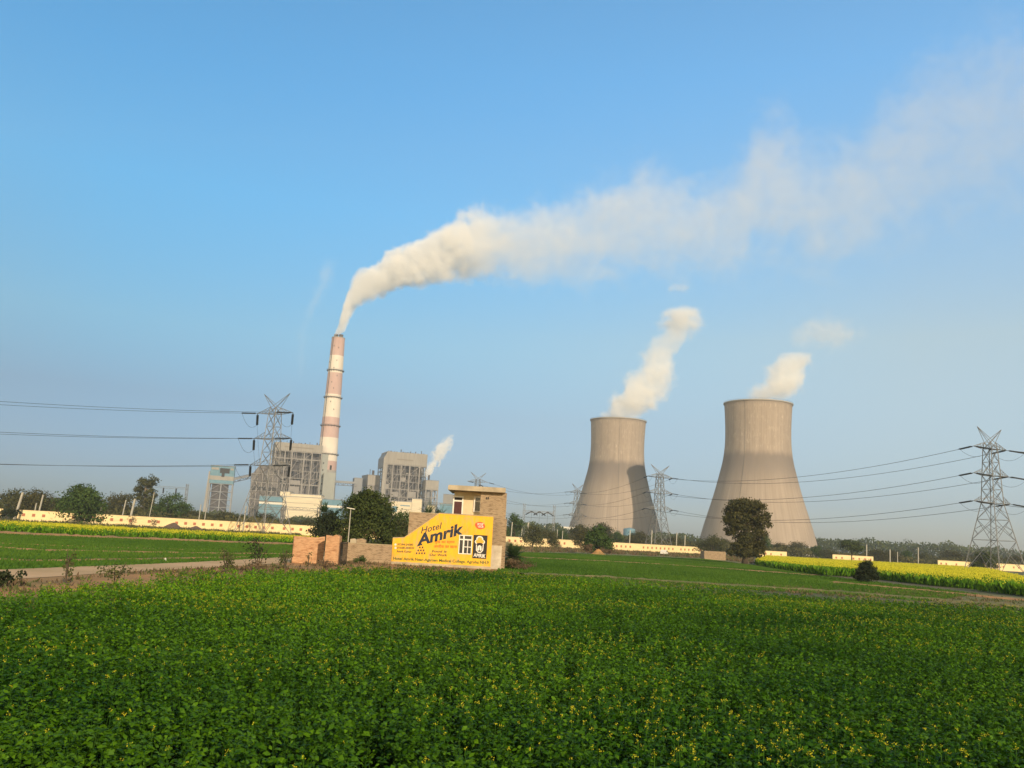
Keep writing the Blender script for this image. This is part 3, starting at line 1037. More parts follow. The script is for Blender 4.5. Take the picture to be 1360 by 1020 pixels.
# --- the brick house behind
house = thing('brick_house', 'small two-storey brick house with a flat roof behind the yellow painted wall', 'house', (0, 0, 0))
YB = 73.4   # front of the brick block
x0, x1 = C4(930, 400, YB).x, C4(1062, 700, YB).x
x2 = C4(1166, 400, YB).x
ztop = C4(1000, 160, YB).z
hx = (x0 + x2) / 2
house.location = (hx, YB, 0)
mb = MB()
mb.box(x0 - hx, x2 - hx, 0, 6.0, 0, ztop)                         # brick tower block
mb.build('brick_block', M['brick'], house)
mb = MB()
for cx_ in (994, 1010):
    c = C4(cx_, 216, YB)
    mb.box(c.x - hx - .05, c.x - hx + .05, -.02, .03, c.z - .10, c.z + .10)
mb.build('vent', M['dark'], house)
# lower, wider brick part at the right
xs = C4(1168, 500, YB).x - hx
mb = MB().box(x2 - hx + .003, xs + .05, .15, 5.8, 0, C4(1160, 400, YB).z)
mb.build('side_wall', M['brick'], house)
# whitewashed foot
a, b = C4(1040, 640, YB), C4(1112, 640, YB)
MB().box(a.x - hx, b.x - hx + .2, -.06, -.003, 0, a.z).build('limewashed_patch', M['limewash'], house)
# plastered room
YR = YB + 1.1
xl = C4(697, 300, YR).x - hx
zb = C4(700, 356, YB).z
mb = MB().box(xl, x0 - hx - .003, 1.1, 5.6, 0, ztop - .02)
mb.build('room_wall', M['plaster'], house)


def hp(cx_, cy_, Y=YR):
    p = C4(cx_, cy_, Y)
    return p.x - hx, p.z


# door
(dx0, dzt), (dx1, _) = hp(706, 206), hp(776, 206)
dzm = hp(740, 244)[1]
dzb = hp(740, 362)[1]
fr = MB()
fr.box(dx0 - .11, dx0, 1.02, 1.10, dzb, dzt + .12).box(dx1, dx1 + .11, 1.02, 1.10, dzb, dzt + .12).box(dx0, dx1, 1.02, 1.10, dzt, dzt + .12).box(dx0, dx1, 1.02, 1.10, dzm - .02, dzm + .10)
d = MB().box(dx0, dx1, 1.06, 1.097, dzb, dzm - .02)
for k in range(2):
    for j in range(2):
        w = (dx1 - dx0) / 2
        hh = (dzm - dzb) / 2
        d.box(dx0 + .08 + k * w, dx0 + w - .06 + k * w, 1.045, 1.06, dzb + .1 + j * hh, dzb + hh - .12 + j * hh)
do = d.build('door', M['door'], house)
fr.build('frame', M['white'], do)
MB().box(dx0, dx1, 1.07, 1.095, dzm + .10, dzt).build('transom_pane', M['dark'], do)
# narrow window
(vx0, vzt), (vx1, vzb) = hp(897, 210), hp(931, 332)
fr = MB()
fr.box(vx0 - .14, vx0, .98, 1.10, vzb - .1, vzt + .1).box(vx1, vx1 + .06, 1.02, 1.10, vzb - .1, vzt + .1).box(vx0, vx1, 1.02, 1.10, vzt, vzt + .1).box(vx0, vx1, 1.02, 1.10, vzb - .1, vzb)
vm = vzt - (vzt - vzb) * .28
fr.box(vx0, vx1, 1.02, 1.10, vm - .05, vm + .05)
wo = fr.build('window', M['white'], house)
MB().box(vx0, vx1, 1.06, 1.09, vzb, vzt).build('pane', M['glass'], wo)
# roof slab with drip edge
sx0, sx1 = C4(648, 100, YB - .5).x - hx, C4(1168, 140, YB - .1).x - hx
zs0 = ztop
mb = MB().box(sx0, sx1, -.62, 6.1, zs0, zs0 + .30)
mb.box(sx0 + .03, sx1 - .02, -.58, 6.05, zs0 + .30, zs0 + .40)
mb.build('roof_slab', M['slab'], house)
mb = MB()
c = C4(940, 100, YB + 1)
mb.tube([(c.x - hx - .25, 1, zs0 + .38), (c.x - hx - .02, 1.05, zs0 + .62), (c.x - hx + .2, 1.1, zs0 + .5), (c.x - hx + .42, 1.1, zs0 + .38)], .035, 6)
mb.build('roof_pipe', M['dark'], house)
# stair-side parapet wall in brick, left of the room
pw0, pw1 = C4(298, 345, 72.6), C4(575, 350, 72.6)
parapet = thing('brick_parapet', 'plain brick wall rising behind the sloping edge of the yellow painted wall', 'wall', ((pw0.x + pw1.x) / 2, 72.6, 0))
w = (pw1.x - pw0.x) / 2
MB().box(-w, w + 1.2, 0, .23, 0, pw0.z).build('wall', M['brick'], parapet)
MB().box(-w - .02, w + 1.2, -.03, .26, pw0.z, pw0.z + .07).build('coping', M['coping'], parapet)

# --- compound wall, pier and red brick wall
def px_wall(name, label, pxa, pxb, pyt, Y, m, thick=.23, cat='wall', ragged=0.0, capm=None, yb=None):
    a, b = at(pxa, pyt, Y), at(pxb, pyt, yb or Y)
    zt = a.z
    o = thing(name, label, cat, ((a.x + b.x) / 2, (Y + (yb or Y)) / 2, 0), math.atan2((yb or Y) - Y, b.x - a.x))
    w = math.hypot(b.x - a.x, (yb or Y) - Y) / 2
    if ragged:
        n = max(4, int(2 * w / .25))
        poly = [(-w, 0), (w, 0)]
        for k in range(n + 1):
            x = w - 2 * w * k / n
            zz = zt + (rng.uniform(-1, 1) * ragged)
            poly += [(x, zz)] if k in (0, n) else [(x + .03, zz), (x - .03, zz + rng.uniform(-1, 1) * ragged * .5)]
        MB().prism_xz(poly, 0, thick).build('wall', m, o)
    else:
        MB().box(-w, w, 0, thick, 0, zt).build('wall', m, o)
    if capm:
        MB().box(-w, w, -.02, thick + .02, zt, zt + .06).build('coping', capm, o)
    return o


px_wall('compound_wall', 'long low dull brick wall between the red brick pier and the yellow painted wall', 456, 521, 721, 71.6, M['brick'], capm=M['coping'])
px_wall('brick_wall', 'short red brick wall at the end of the dirt track', 391, 432, 711.5, 64, M['brick_red'], ragged=.05, yb=65)
pier = px_wall('gate_pier', 'stout red brick gate pier with a broken top beside the low brick wall', 433.5, 451.5, 710.5, 63, M['brick_red'], thick=.9, cat='pier', ragged=.10)
hutw = px_wall('brick_hut', 'low roofless brown brick shed beside the lone shaggy tree', 935.5, 964, 731.5, 205, M['brick'], thick=4.0, cat='shed')
a = at(449, 727, 63.6)
gate = thing('iron_gate', 'narrow dark iron gate leaf folded against the brick pier', 'gate', (a.x + .25, 63.2, 0), R(75))
mb = MB().box(0, 1.2, 0, .03, .15, .19).box(0, 1.2, 0, .03, 1.55, 1.6)
for k in range(9):
    mb.box(k * .145, k * .145 + .03, -.004, .034, .1, 1.7)
mb.build('leaf', M['dark'], gate)
# rubble lumps showing over the compound wall
for k, (pxx, w, lab) in enumerate(((469.5, .55, 'small pale block standing behind the low brick wall beside the lamp pole'), (480, .8, 'low brick stub standing behind the low brick wall under the big round tree'))):
    a = at(pxx, 716, 78)
    o = thing('brick_stub', lab, 'masonry', (a.x, 78, 0))
    mb = MB().prism_xz([(-w / 2, 0), (w / 2, 0), (w / 2, a.z - .05), (w * .1, a.z + .06), (-w / 2, a.z)], 0, .5)
    mb.build('body', M['slab' if k == 0 else 'brick'], o)

# street lamp in the compound
a = at(466, 675.5, 77)
lamp = thing('street_lamp', 'slim lamp pole with a flat tilted head behind the low brick wall', 'street lamp', (a.x, 77, 0))
MB().tube([(0, 0, 0), (0, 0, a.z)], [.055, .04], 8).build('pole', M['conc_pole'], lamp)
MB().bar((-.34, 0, a.z + .06), (.36, -.05, a.z - .03), .22, .06).build('lamp_head', M['white_clad'], lamp)


# ------------------------------------------------------------------ long cream wall with brick-red niches
WALLH = 2.72


def cream_wall(label, pts, nspace, gaps=(), seed=0):
    pts = [Vector((p[0], p[1], 0)) for p in pts]
    o = thing('boundary_wall', label, 'wall', tuple(pts[0]))
    g = random.Random(seed)
    nme = None
    cnt = 0
    wall, cop = MB(), MB()
    for a, b in zip(pts, pts[1:]):
        d = (b - a)
        L = d.length
        d.normalize()
        q = Vector((-d.y, d.x, 0))
        def add(mb, s0, s1, t0, t1, z0, z1):
            c = []
            for z in (z0, z1):
                for s, t in ((s0, t0), (s1, t0), (s1, t1), (s0, t1)):
                    w = a + d * s + q * t - pts[0]
                    c.append((w.x, w.y, z))
            mb.add(c, [(3, 2, 1, 0), (4, 5, 6, 7), (0, 1, 5, 4), (1, 2, 6, 5), (2, 3, 7, 6), (3, 0, 4, 7)])
        add(wall, 0, L, 0, .25, 0, WALLH)
        add(cop, 0, L, -.05, .30, WALLH, WALLH + .07)
        s = nspace * .6
        while s < L - .6:
            if cnt < 98 and g.random() > .06:
                w = a + d * s - pts[0]
                if nme is None:
                    mb = MB().box(-.36, .36, -.045, .0, -.36, .36)
                    n = mb.build('niche', M['niche'], o)
                    nme = n.data
                else:
                    n = link('niche', nme, o)
                n.location = (w.x, w.y, 1.55)
                n.rotation_euler.z = math.atan2(d.y, d.x)
                cnt += 1
            s += nspace * (2.0 if g.random() < .12 else 1.0)
    wall.build('wall', M['cream'], o)
    cop.build('coping', M['coping'], o)
    return o


cream_wall('long cream wall with red brick niches at the left, behind the yellow flowering strip',
           [edge_pt(22, 222), edge_pt(370, 245), edge_pt(520, 252)], 2.27, seed=3)
cream_wall('cream wall with red brick niches running from the brick house to the lone shaggy tree',
           [edge_pt(640, 262), edge_pt(790, 292), edge_pt(935, 330)], 2.3, seed=4)
cream_wall('short stretch of cream wall just right of the lone shaggy tree', [edge_pt(1006, 350), edge_pt(1045, 356)], 2.6, seed=5)
cream_wall('stretch of cream wall under the dome-shaped tree behind the flowering field', [edge_pt(1106, 352), edge_pt(1160, 356)], 2.6, seed=6)
cream_wall('cream wall with dark red niches at the far right behind the big pylon', [edge_pt(1246, 336), edge_pt(1287, 341), edge_pt(1400, 352)], 2.5, seed=7)
cream_wall('end of a cream wall cut by the left edge of the picture', [edge_pt(-90, 212), edge_pt(2, 216)], 2.5, seed=8)

# mounds of earth
for pxx, w, h, lab in ((230, 5.6, 1.75, 'larger of the two dark soil mounds in front of the left cream wall'),
                       (259.5, 4.6, 1.25, 'smaller dark soil mound, nearer the left pylon')):
    Y = 205
    vs, fs = [], []
    n, k = 20, 6
    for i in range(k + 1):
        t = i / k
        for j in range(n):
            a = 2 * PI * j / n
            rr = w / 2 * t * (1 + .13 * math.sin(3 * a + pxx) + .08 * math.sin(7 * a))
            vs.append((rr * math.cos(a), rr * math.sin(a), h * (1 - t) ** .9 * (1 + .12 * math.sin(5 * a + 3 * t)) if i else h))
    fs = [(i * n + j, (i + 1) * n + j, (i + 1) * n + (j + 1) % n, i * n + (j + 1) % n) for i in range(k) for j in range(n)]
    o = MB().add(vs, fs).build('soil_mound', M['mound'], None, (gx(pxx, Y), Y, 0))
    tag(o, lab, 'mound')
# pale soil heap at the foot of the round tree, white marker stone, small white car by the wall
o = MB().lathe([(.01, 1.25), (.5, 1.0), (1.0, .5), (1.7, .0)], 14).build('soil_heap', M['dirt'], None, (gx(794.5, 183.0), 183.0, 0))
tag(o, 'pale cone of earth at the foot of the round tree before the left cooling tower', 'mound')
a = gr(219, 745.5)
o = MB().prism_xz([(-.06, 0), (.06, 0), (.05, .16), (.01, .21), (-.04, .18)], 0, .08).build('marker_stone', M['white'], None, (a.x, a.y, 0))
tag(o, 'small white marker stone on the edge of the left wheat field', 'stone')
Y = 240
car = thing('parked_car', 'small white car parked on the waste strip before the middle cream wall', 'car', (gx(882, Y), Y, 0), R(72))
mb = MB()
prof = [(-1.9, .35), (1.9, .35), (1.95, .75), (1.2, .92), (.55, 1.42), (-.9, 1.45), (-1.65, .98), (-1.95, .9)]
mb.prism_xz(prof, -.8, .8)
mb.build('body', M['white'], car)
MB().prism_xz([(-1.35, .95), (1.0, .95), (.5, 1.36), (-.85, 1.38)], -.815, .815).build('window', M['glass'], car)
for s in (-1.15, 1.2):
    for t in (-.75, .6):
        vs = [(s + .31 * math.cos(2 * PI * k / 12), t + e, .31 + .31 * math.sin(2 * PI * k / 12)) for e in (-.08, .12) for k in range(12)]
        MB().add(vs, [(k, (k + 1) % 12, (k + 1) % 12 + 12, k + 12) for k in range(12)] + [tuple(range(12)), tuple(range(23, 11, -1))]).build('wheel', M['dark'], car)


# ------------------------------------------------------------------ utility poles behind the wall
def pole(pxx, pyt, Y, w, label, lean=0.0, arm=False, group='concrete poles along the cream wall'):
    t = at(pxx, pyt, Y)
    b = gx(pxx, Y) if not lean else t.x - lean * t.z
    o = thing('utility_pole', label, 'pole', (b, Y, 0), 0, group)
    MB().bar((0, 0, 0), (t.x - b, 0, t.z), w, w).build('shaft', M['conc_pole'], o)
    if arm:
        MB().bar((t.x - b - .9, 0, t.z - .5), (t.x - b + .9, 0, t.z - .5), .12, .12).build('crossarm', M['galv'], o)
    return o


pole(30.5, 654, 212, .42, 'thick pale leaning concrete pole at the left end of the left cream wall', lean=.17)
pole(57.5, 657, 232, .30, 'slimmer concrete pole just right of the thick leaning pole', lean=.1)
pole(48.5, 668, 236, .22, 'short thin pole between the thick leaning pole and its slimmer neighbour', lean=.06)
pole(135, 672, 238, .22, 'short thin pole just right of the big tree in front of the left wall', lean=.05)
pole(167.5, 664, 240, .24, 'thin pole left of the thick pole under the tall eucalyptus', lean=.1)
pole(179.5, 662.5, 235, .44, 'thick pale concrete pole below the tall eucalyptus', lean=.12, arm=True)
pole(205, 654, 242, .16, 'thin dark pole between the eucalyptus and the domed green tree', lean=.08)
pole(267, 670, 246, .2, 'thin pole behind the left wall below the blue and white tower, left one of two', lean=.03)
pole(274, 675, 247, .18, 'thin pole behind the left wall below the blue and white tower, right one of two', lean=.03)
pole(327, 672, 236, .26, 'pale concrete pole standing among the left pylon legs', lean=.03)
pole(680.5, 693.5, 275, .26, 'pole at the edge of the brick house, in front of the dark domed tree', lean=.03)
pole(693.5, 702, 275, .2, 'short pole right of the dark domed tree beside the brick house', lean=.03)
pole(702, 694, 280, .5, 'thick white post under the left end of the substation portal', lean=.03)
pole(740.5, 703, 290, .2, 'thin pole standing over the cream wall right of the olive tree', lean=.02)
pole(747.5, 705, 290, .2, 'thin pole left of the round tree before the left cooling tower', lean=.02)
pole(837, 704, 320, .3, 'concrete pole in front of the foot of the left cooling tower', lean=.02)
pole(866, 704, 325, .3, 'concrete pole between the left cooling tower and the middle pylon', lean=.02)
pole(899, 707.5, 330, .32, 'concrete pole just right of the middle pylon legs', lean=.02)
pole(910, 711, 332, .3, 'concrete pole midway between the middle pylon and the brick shed', lean=.02)
pole(1151, 723, 390, .36, 'pale pole right of the dome-shaped tree above the flowering field', lean=.0)
pole(1182, 729.5, 395, .40, 'thicker pale pole in the far trees above the flowering field')
pole(1192, 733, 395, .26, 'short pole right of the thicker pale pole in the far trees')
pole(1219.5, 727, 400, .34, 'pole in the far trees left of the end of the right cream wall')


# ------------------------------------------------------------------ pylons
ARMS = ((17.2, 6.6), (24.0, 6.3), (30.6, 6.0))


def pylon(label, X, Y, rz, thick=1.0, base=4.4, group='lattice pylons'):
    o = thing('lattice_pylon', label, 'pylon', (X, Y, 0), rz, group)
    lg, br = .19 * thick, .095 * thick
    def hw(z):
        zs = [(0, base), (17.2, 1.75), (30.6, 1.15), (33, .75)]
        for (z0, a), (z1, b) in zip(zs, zs[1:]):
            if z <= z1:
                return a + (b - a) * (z - z0) / (z1 - z0)
        return .75
    def corner(k, z):
        w = hw(z)
        return Vector(((-1, 1, 1, -1)[k] * w, (-1, -1, 1, 1)[k] * w, z))
    mb = MB()
    for k in range(4):
        zs = [0, 17.2, 30.6, 32.2]
        for a, b in zip(zs, zs[1:]):
            mb.bar(corner(k, a), corner(k, b), lg)
    lev = [0, 8.2, 13.2, 17.2, 20.6, 24.0, 27.3, 30.6, 32.2]
    for a, b in zip(lev, lev[1:]):
        for k in range(4):
            j = (k + 1) % 4
            mb.bar(corner(k, a), corner(j, b), br)
            mb.bar(corner(j, a), corner(k, b), br)
            if a > 0:
                mb.bar(corner(k, a), corner(j, a), br)
            if a < 13:     # secondary bracing in the big legs
                c = (corner(k, a) + corner(j, b)) / 2
                z1 = a + (b - a) * .5
                mb.bar(corner(k, z1), (corner(k, a) * .72 + corner(j, b) * .28), br * .8)
                mb.bar(corner(j, z1), (corner(j, a) * .72 + corner(k, b) * .28), br * .8)
                mb.bar(corner(k, z1), (corner(k, b) * .72 + corner(j, a) * .28), br * .8)
                mb.bar(corner(j, z1), (corner(j, b) * .72 + corner(k, a) * .28), br * .8)
    for z in (8.2, 17.2, 24, 30.6):
        mb.bar(corner(0, z), corner(2, z), br)
    mb.build('lattice_mast', M['galv'], o)
    tips = {}
    for li, (z, L) in enumerate(ARMS):
        for s in (-1, 1):
            a = MB()
            w = hw(z)
            tip = Vector((s * L, 0, z + .25))
            w2 = hw(z + 1.7)
            for t in (-1, 1):
                r0, r1 = Vector((s * w, t * w, z)), Vector((s * w2, t * w2, z + 1.75))
                a.bar(r0, tip, br * 1.1)
                a.bar(r1, tip, br)
                for q in (.3, .6):
                    a.bar(r0.lerp(tip, q), r1.lerp(tip, q), br * .7)
                    a.bar(r0.lerp(tip, q), r1.lerp(tip, q - .3), br * .7)
            for q in (.3, .6):
                a.bar(Vector((s * w, -w, z)).lerp(tip, q), Vector((s * w, w, z)).lerp(tip, q), br * .8)
                a.bar(Vector((s * w, -w, z)).lerp(tip, q), Vector((s * w, w, z)).lerp(tip, q - .3), br * .7)
            a.build('crossarm', M['galv'], o)
            tips[(li, s)] = tip
    for s in (-1, 1):
        a = MB()
        tip = Vector((s * 4.4, 0, 35.9))
        for t in (-1, 1):
            a.bar((s * hw(32.2) * .9, t * hw(32.2), 32.2), tip, br)
            a.bar((-s * hw(32.2) * .9, t * hw(32.2), 32.2), tip, br)
        w = hw(32.2)
        for q in (.45, .7):
            p, r = Vector((s * w * .9, -w, 32.2)), Vector((-s * w * .9, w, 32.2))
            a.bar(p.lerp(tip, q), r.lerp(tip, q), br * .7)
        a.build('earth_wire_peak', M['galv'], o)
        tips[(9, s)] = tip
    mw = Matrix.Translation((X, Y, 0)) @ Matrix.Rotation(rz, 4, 'Z')
    return dict(o=o, mw=mw, inv=mw.inverted(), tips=tips, seen={})


def wire_obj(label, pts, group, r=.045):
    mb = MB()
    o = pts[0]
    mb.tube([p - o for p in pts], r, 4)
    t = mb.build('power_line', M['wire'], None, tuple(o))
    return tag(t, label, 'power line', group)


LEVEL = ('lowest', 'middle', 'highest')


def sagged(a, b, sag, n=22):
    return [a.lerp(b, i / n) - Vector((0, 0, 4 * sag * (i / n) * (1 - i / n))) for i in range(n + 1)]


def string(P, k, toward, slope, n=1, L=3.4):
    """strain insulator string on arm tip k of pylon P toward a world point; returns the world point where the wire starts"""
    tw = P['mw'] @ P['tips'][k]
    d = (toward - tw)
    d.z = 0
    d.normalize()
    d = Vector((d.x, d.y, slope)).normalized()
    e = tw + d * (L + .7)
    s0, s1 = P['inv'] @ (tw + d * .6), P['inv'] @ e
    mb = MB()
    side = Vector((-d.y, d.x, 0)) * .22
    inv3 = P['inv'].to_3x3()
    for t in (-1, 1):
        q = inv3 @ side * t
        mb.tube([s0 + q, s1 + q], .15, 6)
        mb.bar(P['inv'] @ tw, s0 + q, .08)
    mb.build('insulator', M['insul'], P['o'])
    P['seen'].setdefault(k, []).append(e)
    return e


def jumpers(P):
    for k, e in P['seen'].items():
        if len(e) == 2:
            a, b = (P['inv'] @ x for x in e)
            MB().tube(sagged(a, b, 1.9, 10), .035, 4).build('jumper_loop', M['wire'], P['o'])


PL = pylon('big lattice pylon at the left before the boiler house, legs before the cream wall', gx(349, 222), 222, R(-28), thick=.85, base=5.0)
PR = pylon('big lattice pylon standing alone at the right edge behind the flowering field', gx(1322, 214), 214, R(24), thick=.9, base=4.9)
PC = pylon('lattice pylon overlapping the right side of the left cooling tower', gx(874, 365), 365, R(20), thick=1.15)
PF = pylon('distant slim lattice pylon against the left side of the left cooling tower', gx(764, 520), 520, R(38), thick=1.3)
PS = pylon('far lattice pylon whose top shows over the roof of the brick house', gx(630, 468), 468, R(20), thick=1.0)

side_name = {-1: 'left', 1: 'right'}
# wires of the left pylon, out of the picture at the left
ang = Vector((-.845, -.535, 0))
for li in range(3):
    for s in (-1, 1):
        tw = PL['mw'] @ PL['tips'][(li, s)]
        far = tw + ang * 240
        e = string(PL, (li, s), far, -.10)
        wire_obj('%s power line level running left from the left pylon, hung on its %s crossarm' % (LEVEL[li], side_name[s]), sagged(e, far, 6.8, 40), 'wires left of the left pylon', .04)
# downleads of the left pylon to the portals behind it
for li in range(3):
    for s in (-1, 1):
        tw = PL['mw'] @ PL['tips'][(li, s)]
        far = Vector((gx(356 + s * 14 + li * 3, 315), 315, 12.2))
        e = string(PL, (li, s), far, -1.1, L=3.0)
        wire_obj('downlead from the %s %s crossarm of the left pylon to the portal behind it' % (LEVEL[li], side_name[s]), sagged(e, far, 3.0, 16), 'downleads of the left pylon', .03)


def span(A, B, sag, text, group, r=.05, swap=1, sl=-.12):
    for li in range(3):
        for s in (-1, 1):
            a, b = A['mw'] @ A['tips'][(li, s)], B['mw'] @ B['tips'][(li, s * swap)]
            ea, eb = string(A, (li, s), b, sl), string(B, (li, s * swap), a, sl)
            wire_obj('%s wire, %s side, %s' % (LEVEL[li], side_name[s], text), sagged(ea, eb, sag, 24), group, r)
    return


span(PR, PC, 4.4, 'between the right pylon and the middle pylon', 'wires between right and middle pylon', .055)
span(PC, PF, 2.6, 'from the middle pylon past the left cooling tower', 'wires before the left cooling tower', .05)
span(PF, PS, 3.0, 'from the distant slim pylon to the pylon behind the house', 'far wires behind the brick house', .05)
for li in range(3):
    for s in (-1, 1):
        tw = PR['mw'] @ PR['tips'][(li, s)]
        far = tw + Vector((.96, -.28, 0)) * 220
        e = string(PR, (li, s), far, -.16)
        wire_obj('%s wire, %s side, leaving the picture right of the right pylon' % (LEVEL[li], side_name[s]), sagged(e, far, 5, 24), 'wires right of the right pylon', .055)
for P in (PL, PR, PC, PF, PS):
    jumpers(P)


# ------------------------------------------------------------------ substation portals
def lattice_post(mb, x, y, h, w=.5, t=.11, z0=0, seg=1.6):
    for sx in (-1, 1):
        for sy in (-1, 1):
            mb.bar((x + sx * w / 2, y + sy * w / 2, z0), (x + sx * w / 2, y + sy * w / 2, h), t)
    z = z0
    k = 0
    while z < h - .1:
        z1 = min(z + seg, h)
        a = 1 if k % 2 else -1
        for sy in (-1, 1):
            mb.bar((x - a * w / 2, y + sy * w / 2, z), (x + a * w / 2, y + sy * w / 2, z1), t * .7)
            mb.bar((x + sy * w / 2, y - a * w / 2, z), (x + sy * w / 2, y + a * w / 2, z1), t * .7)
        z = z1
        k += 1


def portal(label, pxa, pxb, pyt, pyb, Y, vee=0, hang=0, lower=False, group='substation portals', strength=1.0):
    a, b, bt = at(pxa, pyt, Y), at(pxb, pyt, Y), at(pxa, pyb, Y)
    cx = (a.x + b.x) / 2
    o = thing('substation_portal', label, 'portal', (cx, Y, 0), 0, group)
    w = (b.x - a.x) / 2
    for s in (-1, 1):
        mb = MB()
        lattice_post(mb, s * w, 0, a.z, .9, .13 * strength, seg=2.2)
        mb.build('post', M['galv'], o)
    zb = bt.z
    mb = MB()
    for t in (-.35, .35):
        for zz in (zb, zb - .8):
            mb.bar((-w, t, zz), (w, t, zz), .11 * strength)
    n = int(2 * w / 1.2)
    for k in range(n):
        x0, x1 = -w + 2 * w * k / n, -w + 2 * w * (k + 1) / n
        mb.bar((x0, -.35, zb - .8 * (k % 2)), (x1, -.35, zb - .8 * ((k + 1) % 2)), .08 * strength)
    mb.build('beam', M['galv'], o)
    if lower:
        mb = MB()
        zl = zb * .36
        for zz in (zl, zl - .9):
            mb.bar((-w - 6, 0, zz), (w, 0, zz), .16 * strength)
        for k in range(2 * n):
            x0, x1 = -w - 6 + (2 * w + 6) * k / (2 * n), -w - 6 + (2 * w + 6) * (k + 1) / (2 * n)
            mb.bar((x0, 0, zl - .9 * (k % 2)), (x1, 0, zl - .9 * ((k + 1) % 2)), .1 * strength)
        mb.build('lower_beam', M['galv'], o)
    for k in range(vee):
        x = -w + 2 * w * (k + .95) / (vee + .75)
        mb = MB()
        for s in (-1, 1):
            mb.tube([(x, 0, zb - .2), (x + s * 3.0, -.3, zb - 2.0)], .26, 6)
        mb.bar((x, 0, zb - .3), (x - .2, 0, zb - 9), .1)
        mb.build('insulator', M['insul'], o)
    for k in range(hang):
        x = -w + 2 * w * (k + .15) / hang
        mb = MB().tube([(x, 0, zb - .6), (x, 0, zb - 3.3)], .36, 6)
        mb.build('insulator', M['insul'], o)
    return o


portal('substation portal with three dark V insulators between the brick house and the left cooling tower', 696.5, 736.5, 669, 678, 440, vee=3, lower=True, strength=1.3)
portal('faint tall portal with three hanging insulators above the domed green tree at left', 199, 249.5, 640, 645, 420, hang=3, strength=.8)
portal('low steel portal behind the left pylon, before the cream hall', 336, 376, 671, 672.5, 315, strength=1.3)
portal('low steel portal right of the left pylon, crossing the cream hall front', 378, 424, 671, 673, 330, strength=1.2)
portal('low portal behind the palms and left of the brick house roof', 566, 604, 664, 667, 360, strength=1.0)


# ------------------------------------------------------------------ trees
G = 'trees behind the cream wall'
tree('broadleaf_tree', 'broad dark tree in front of the left cream wall, lower crown over the niches', 'tree', 103, 206, 12.8, 9.8, 'low', 'leaf_green', 9000, .48, 1, sub=22, spread=.24)
tree('broadleaf_tree', 'large dense round tree behind the low brick wall, next to the yellow painted wall', 'tree', 486, 96, 8.2, 7.25, 'low', 'leaf_round', 26000, .21, 2, sub=30, spread=.22)
tree('young_tree', 'smaller dark tree with palm-like tips left of the large round tree', 'tree', 432, 97, 4.2, 4.7, 'low', 'leaf_bush', 5000, .22, 12, rz=1)
tree('shaggy_tree', 'lone tall shaggy dark tree in front of the right cooling tower', 'tree', 989, 166, 8.7, 12.5, 'shaggy', 'leaf_dark', 20000, .36, 3, sub=12, spread=.26, r=.42)
tree('broadleaf_tree', 'neat round tree on a pale soil heap before the left cooling tower', 'tree', 794, 186, 6.8, 6.1, 'low', 'leaf_green', 7500, .36, 4, sub=20, spread=.24)
tree('broadleaf_tree', 'spreading dark tree before the cream wall beside the right pylon', 'tree', 1307, 285, 9.4, 6.6, 'low', 'leaf_round', 5200, .45, 5, sub=16)
tree('broadleaf_tree', 'dome-shaped tree on bare stems before a cream wall, right of the right cooling tower', 'tree', 1131, 332, 10.5, 9.0, 'wide', 'leaf_round', 3500, .5, 6, sub=16)
bx = tree('round_bush', 'round dark bush standing alone in front of the yellow flowering field', 'bush', 1152, 92, 2.7, 2.35, 'low', 'leaf_bush', 9000, .13, 7, sub=22, spread=.24, r=.05)
tree('tall_eucalyptus', 'tall loose eucalyptus rising above the left treeline', 'tree', 188, 320, 8.5, 17.0, 'tall', 'leaf_olive', 7000, .55, 8, bark='bark_pale', sub=12, spread=.3)
tree('broadleaf_tree', 'domed bright green tree behind the left wall, right of the eucalyptus', 'tree', 226, 300, 13, 11.4, 'round', 'leaf_green', 4500, .5, 9, group=G, sub=20)
protoA = tree('broadleaf_tree', 'brownish broad tree at the left edge behind the thick leaning pole', 'tree', 18, 262, 13.5, 9.2, 'low', 'leaf_olive', 3600, .5, 13, group=G)
protoB = tree('broadleaf_tree', 'layered dark tree behind the two slim poles at the far left', 'tree', 44, 258, 13, 9.6, 'low', 'leaf_dark', 3600, .5, 14, group=G)
protoC = tree('broadleaf_tree', 'wide olive tree behind the left wall, left of the eucalyptus', 'tree', 158, 300, 15, 10.6, 'low', 'leaf_dark', 4200, .5, 15, group=G)
protoD = tree('broadleaf_tree', 'olive tree overhanging the cream wall right of the brick house', 'tree', 707, 255, 7.8, 6.9, 'low', 'leaf_olive', 3000, .4, 16)
protoE = tree('domed_tree', 'dark domed tree rising beside the right edge of the brick house', 'tree', 682, 300, 8.0, 11.2, 'low', 'leaf_green', 3800, .42, 17, group=G)
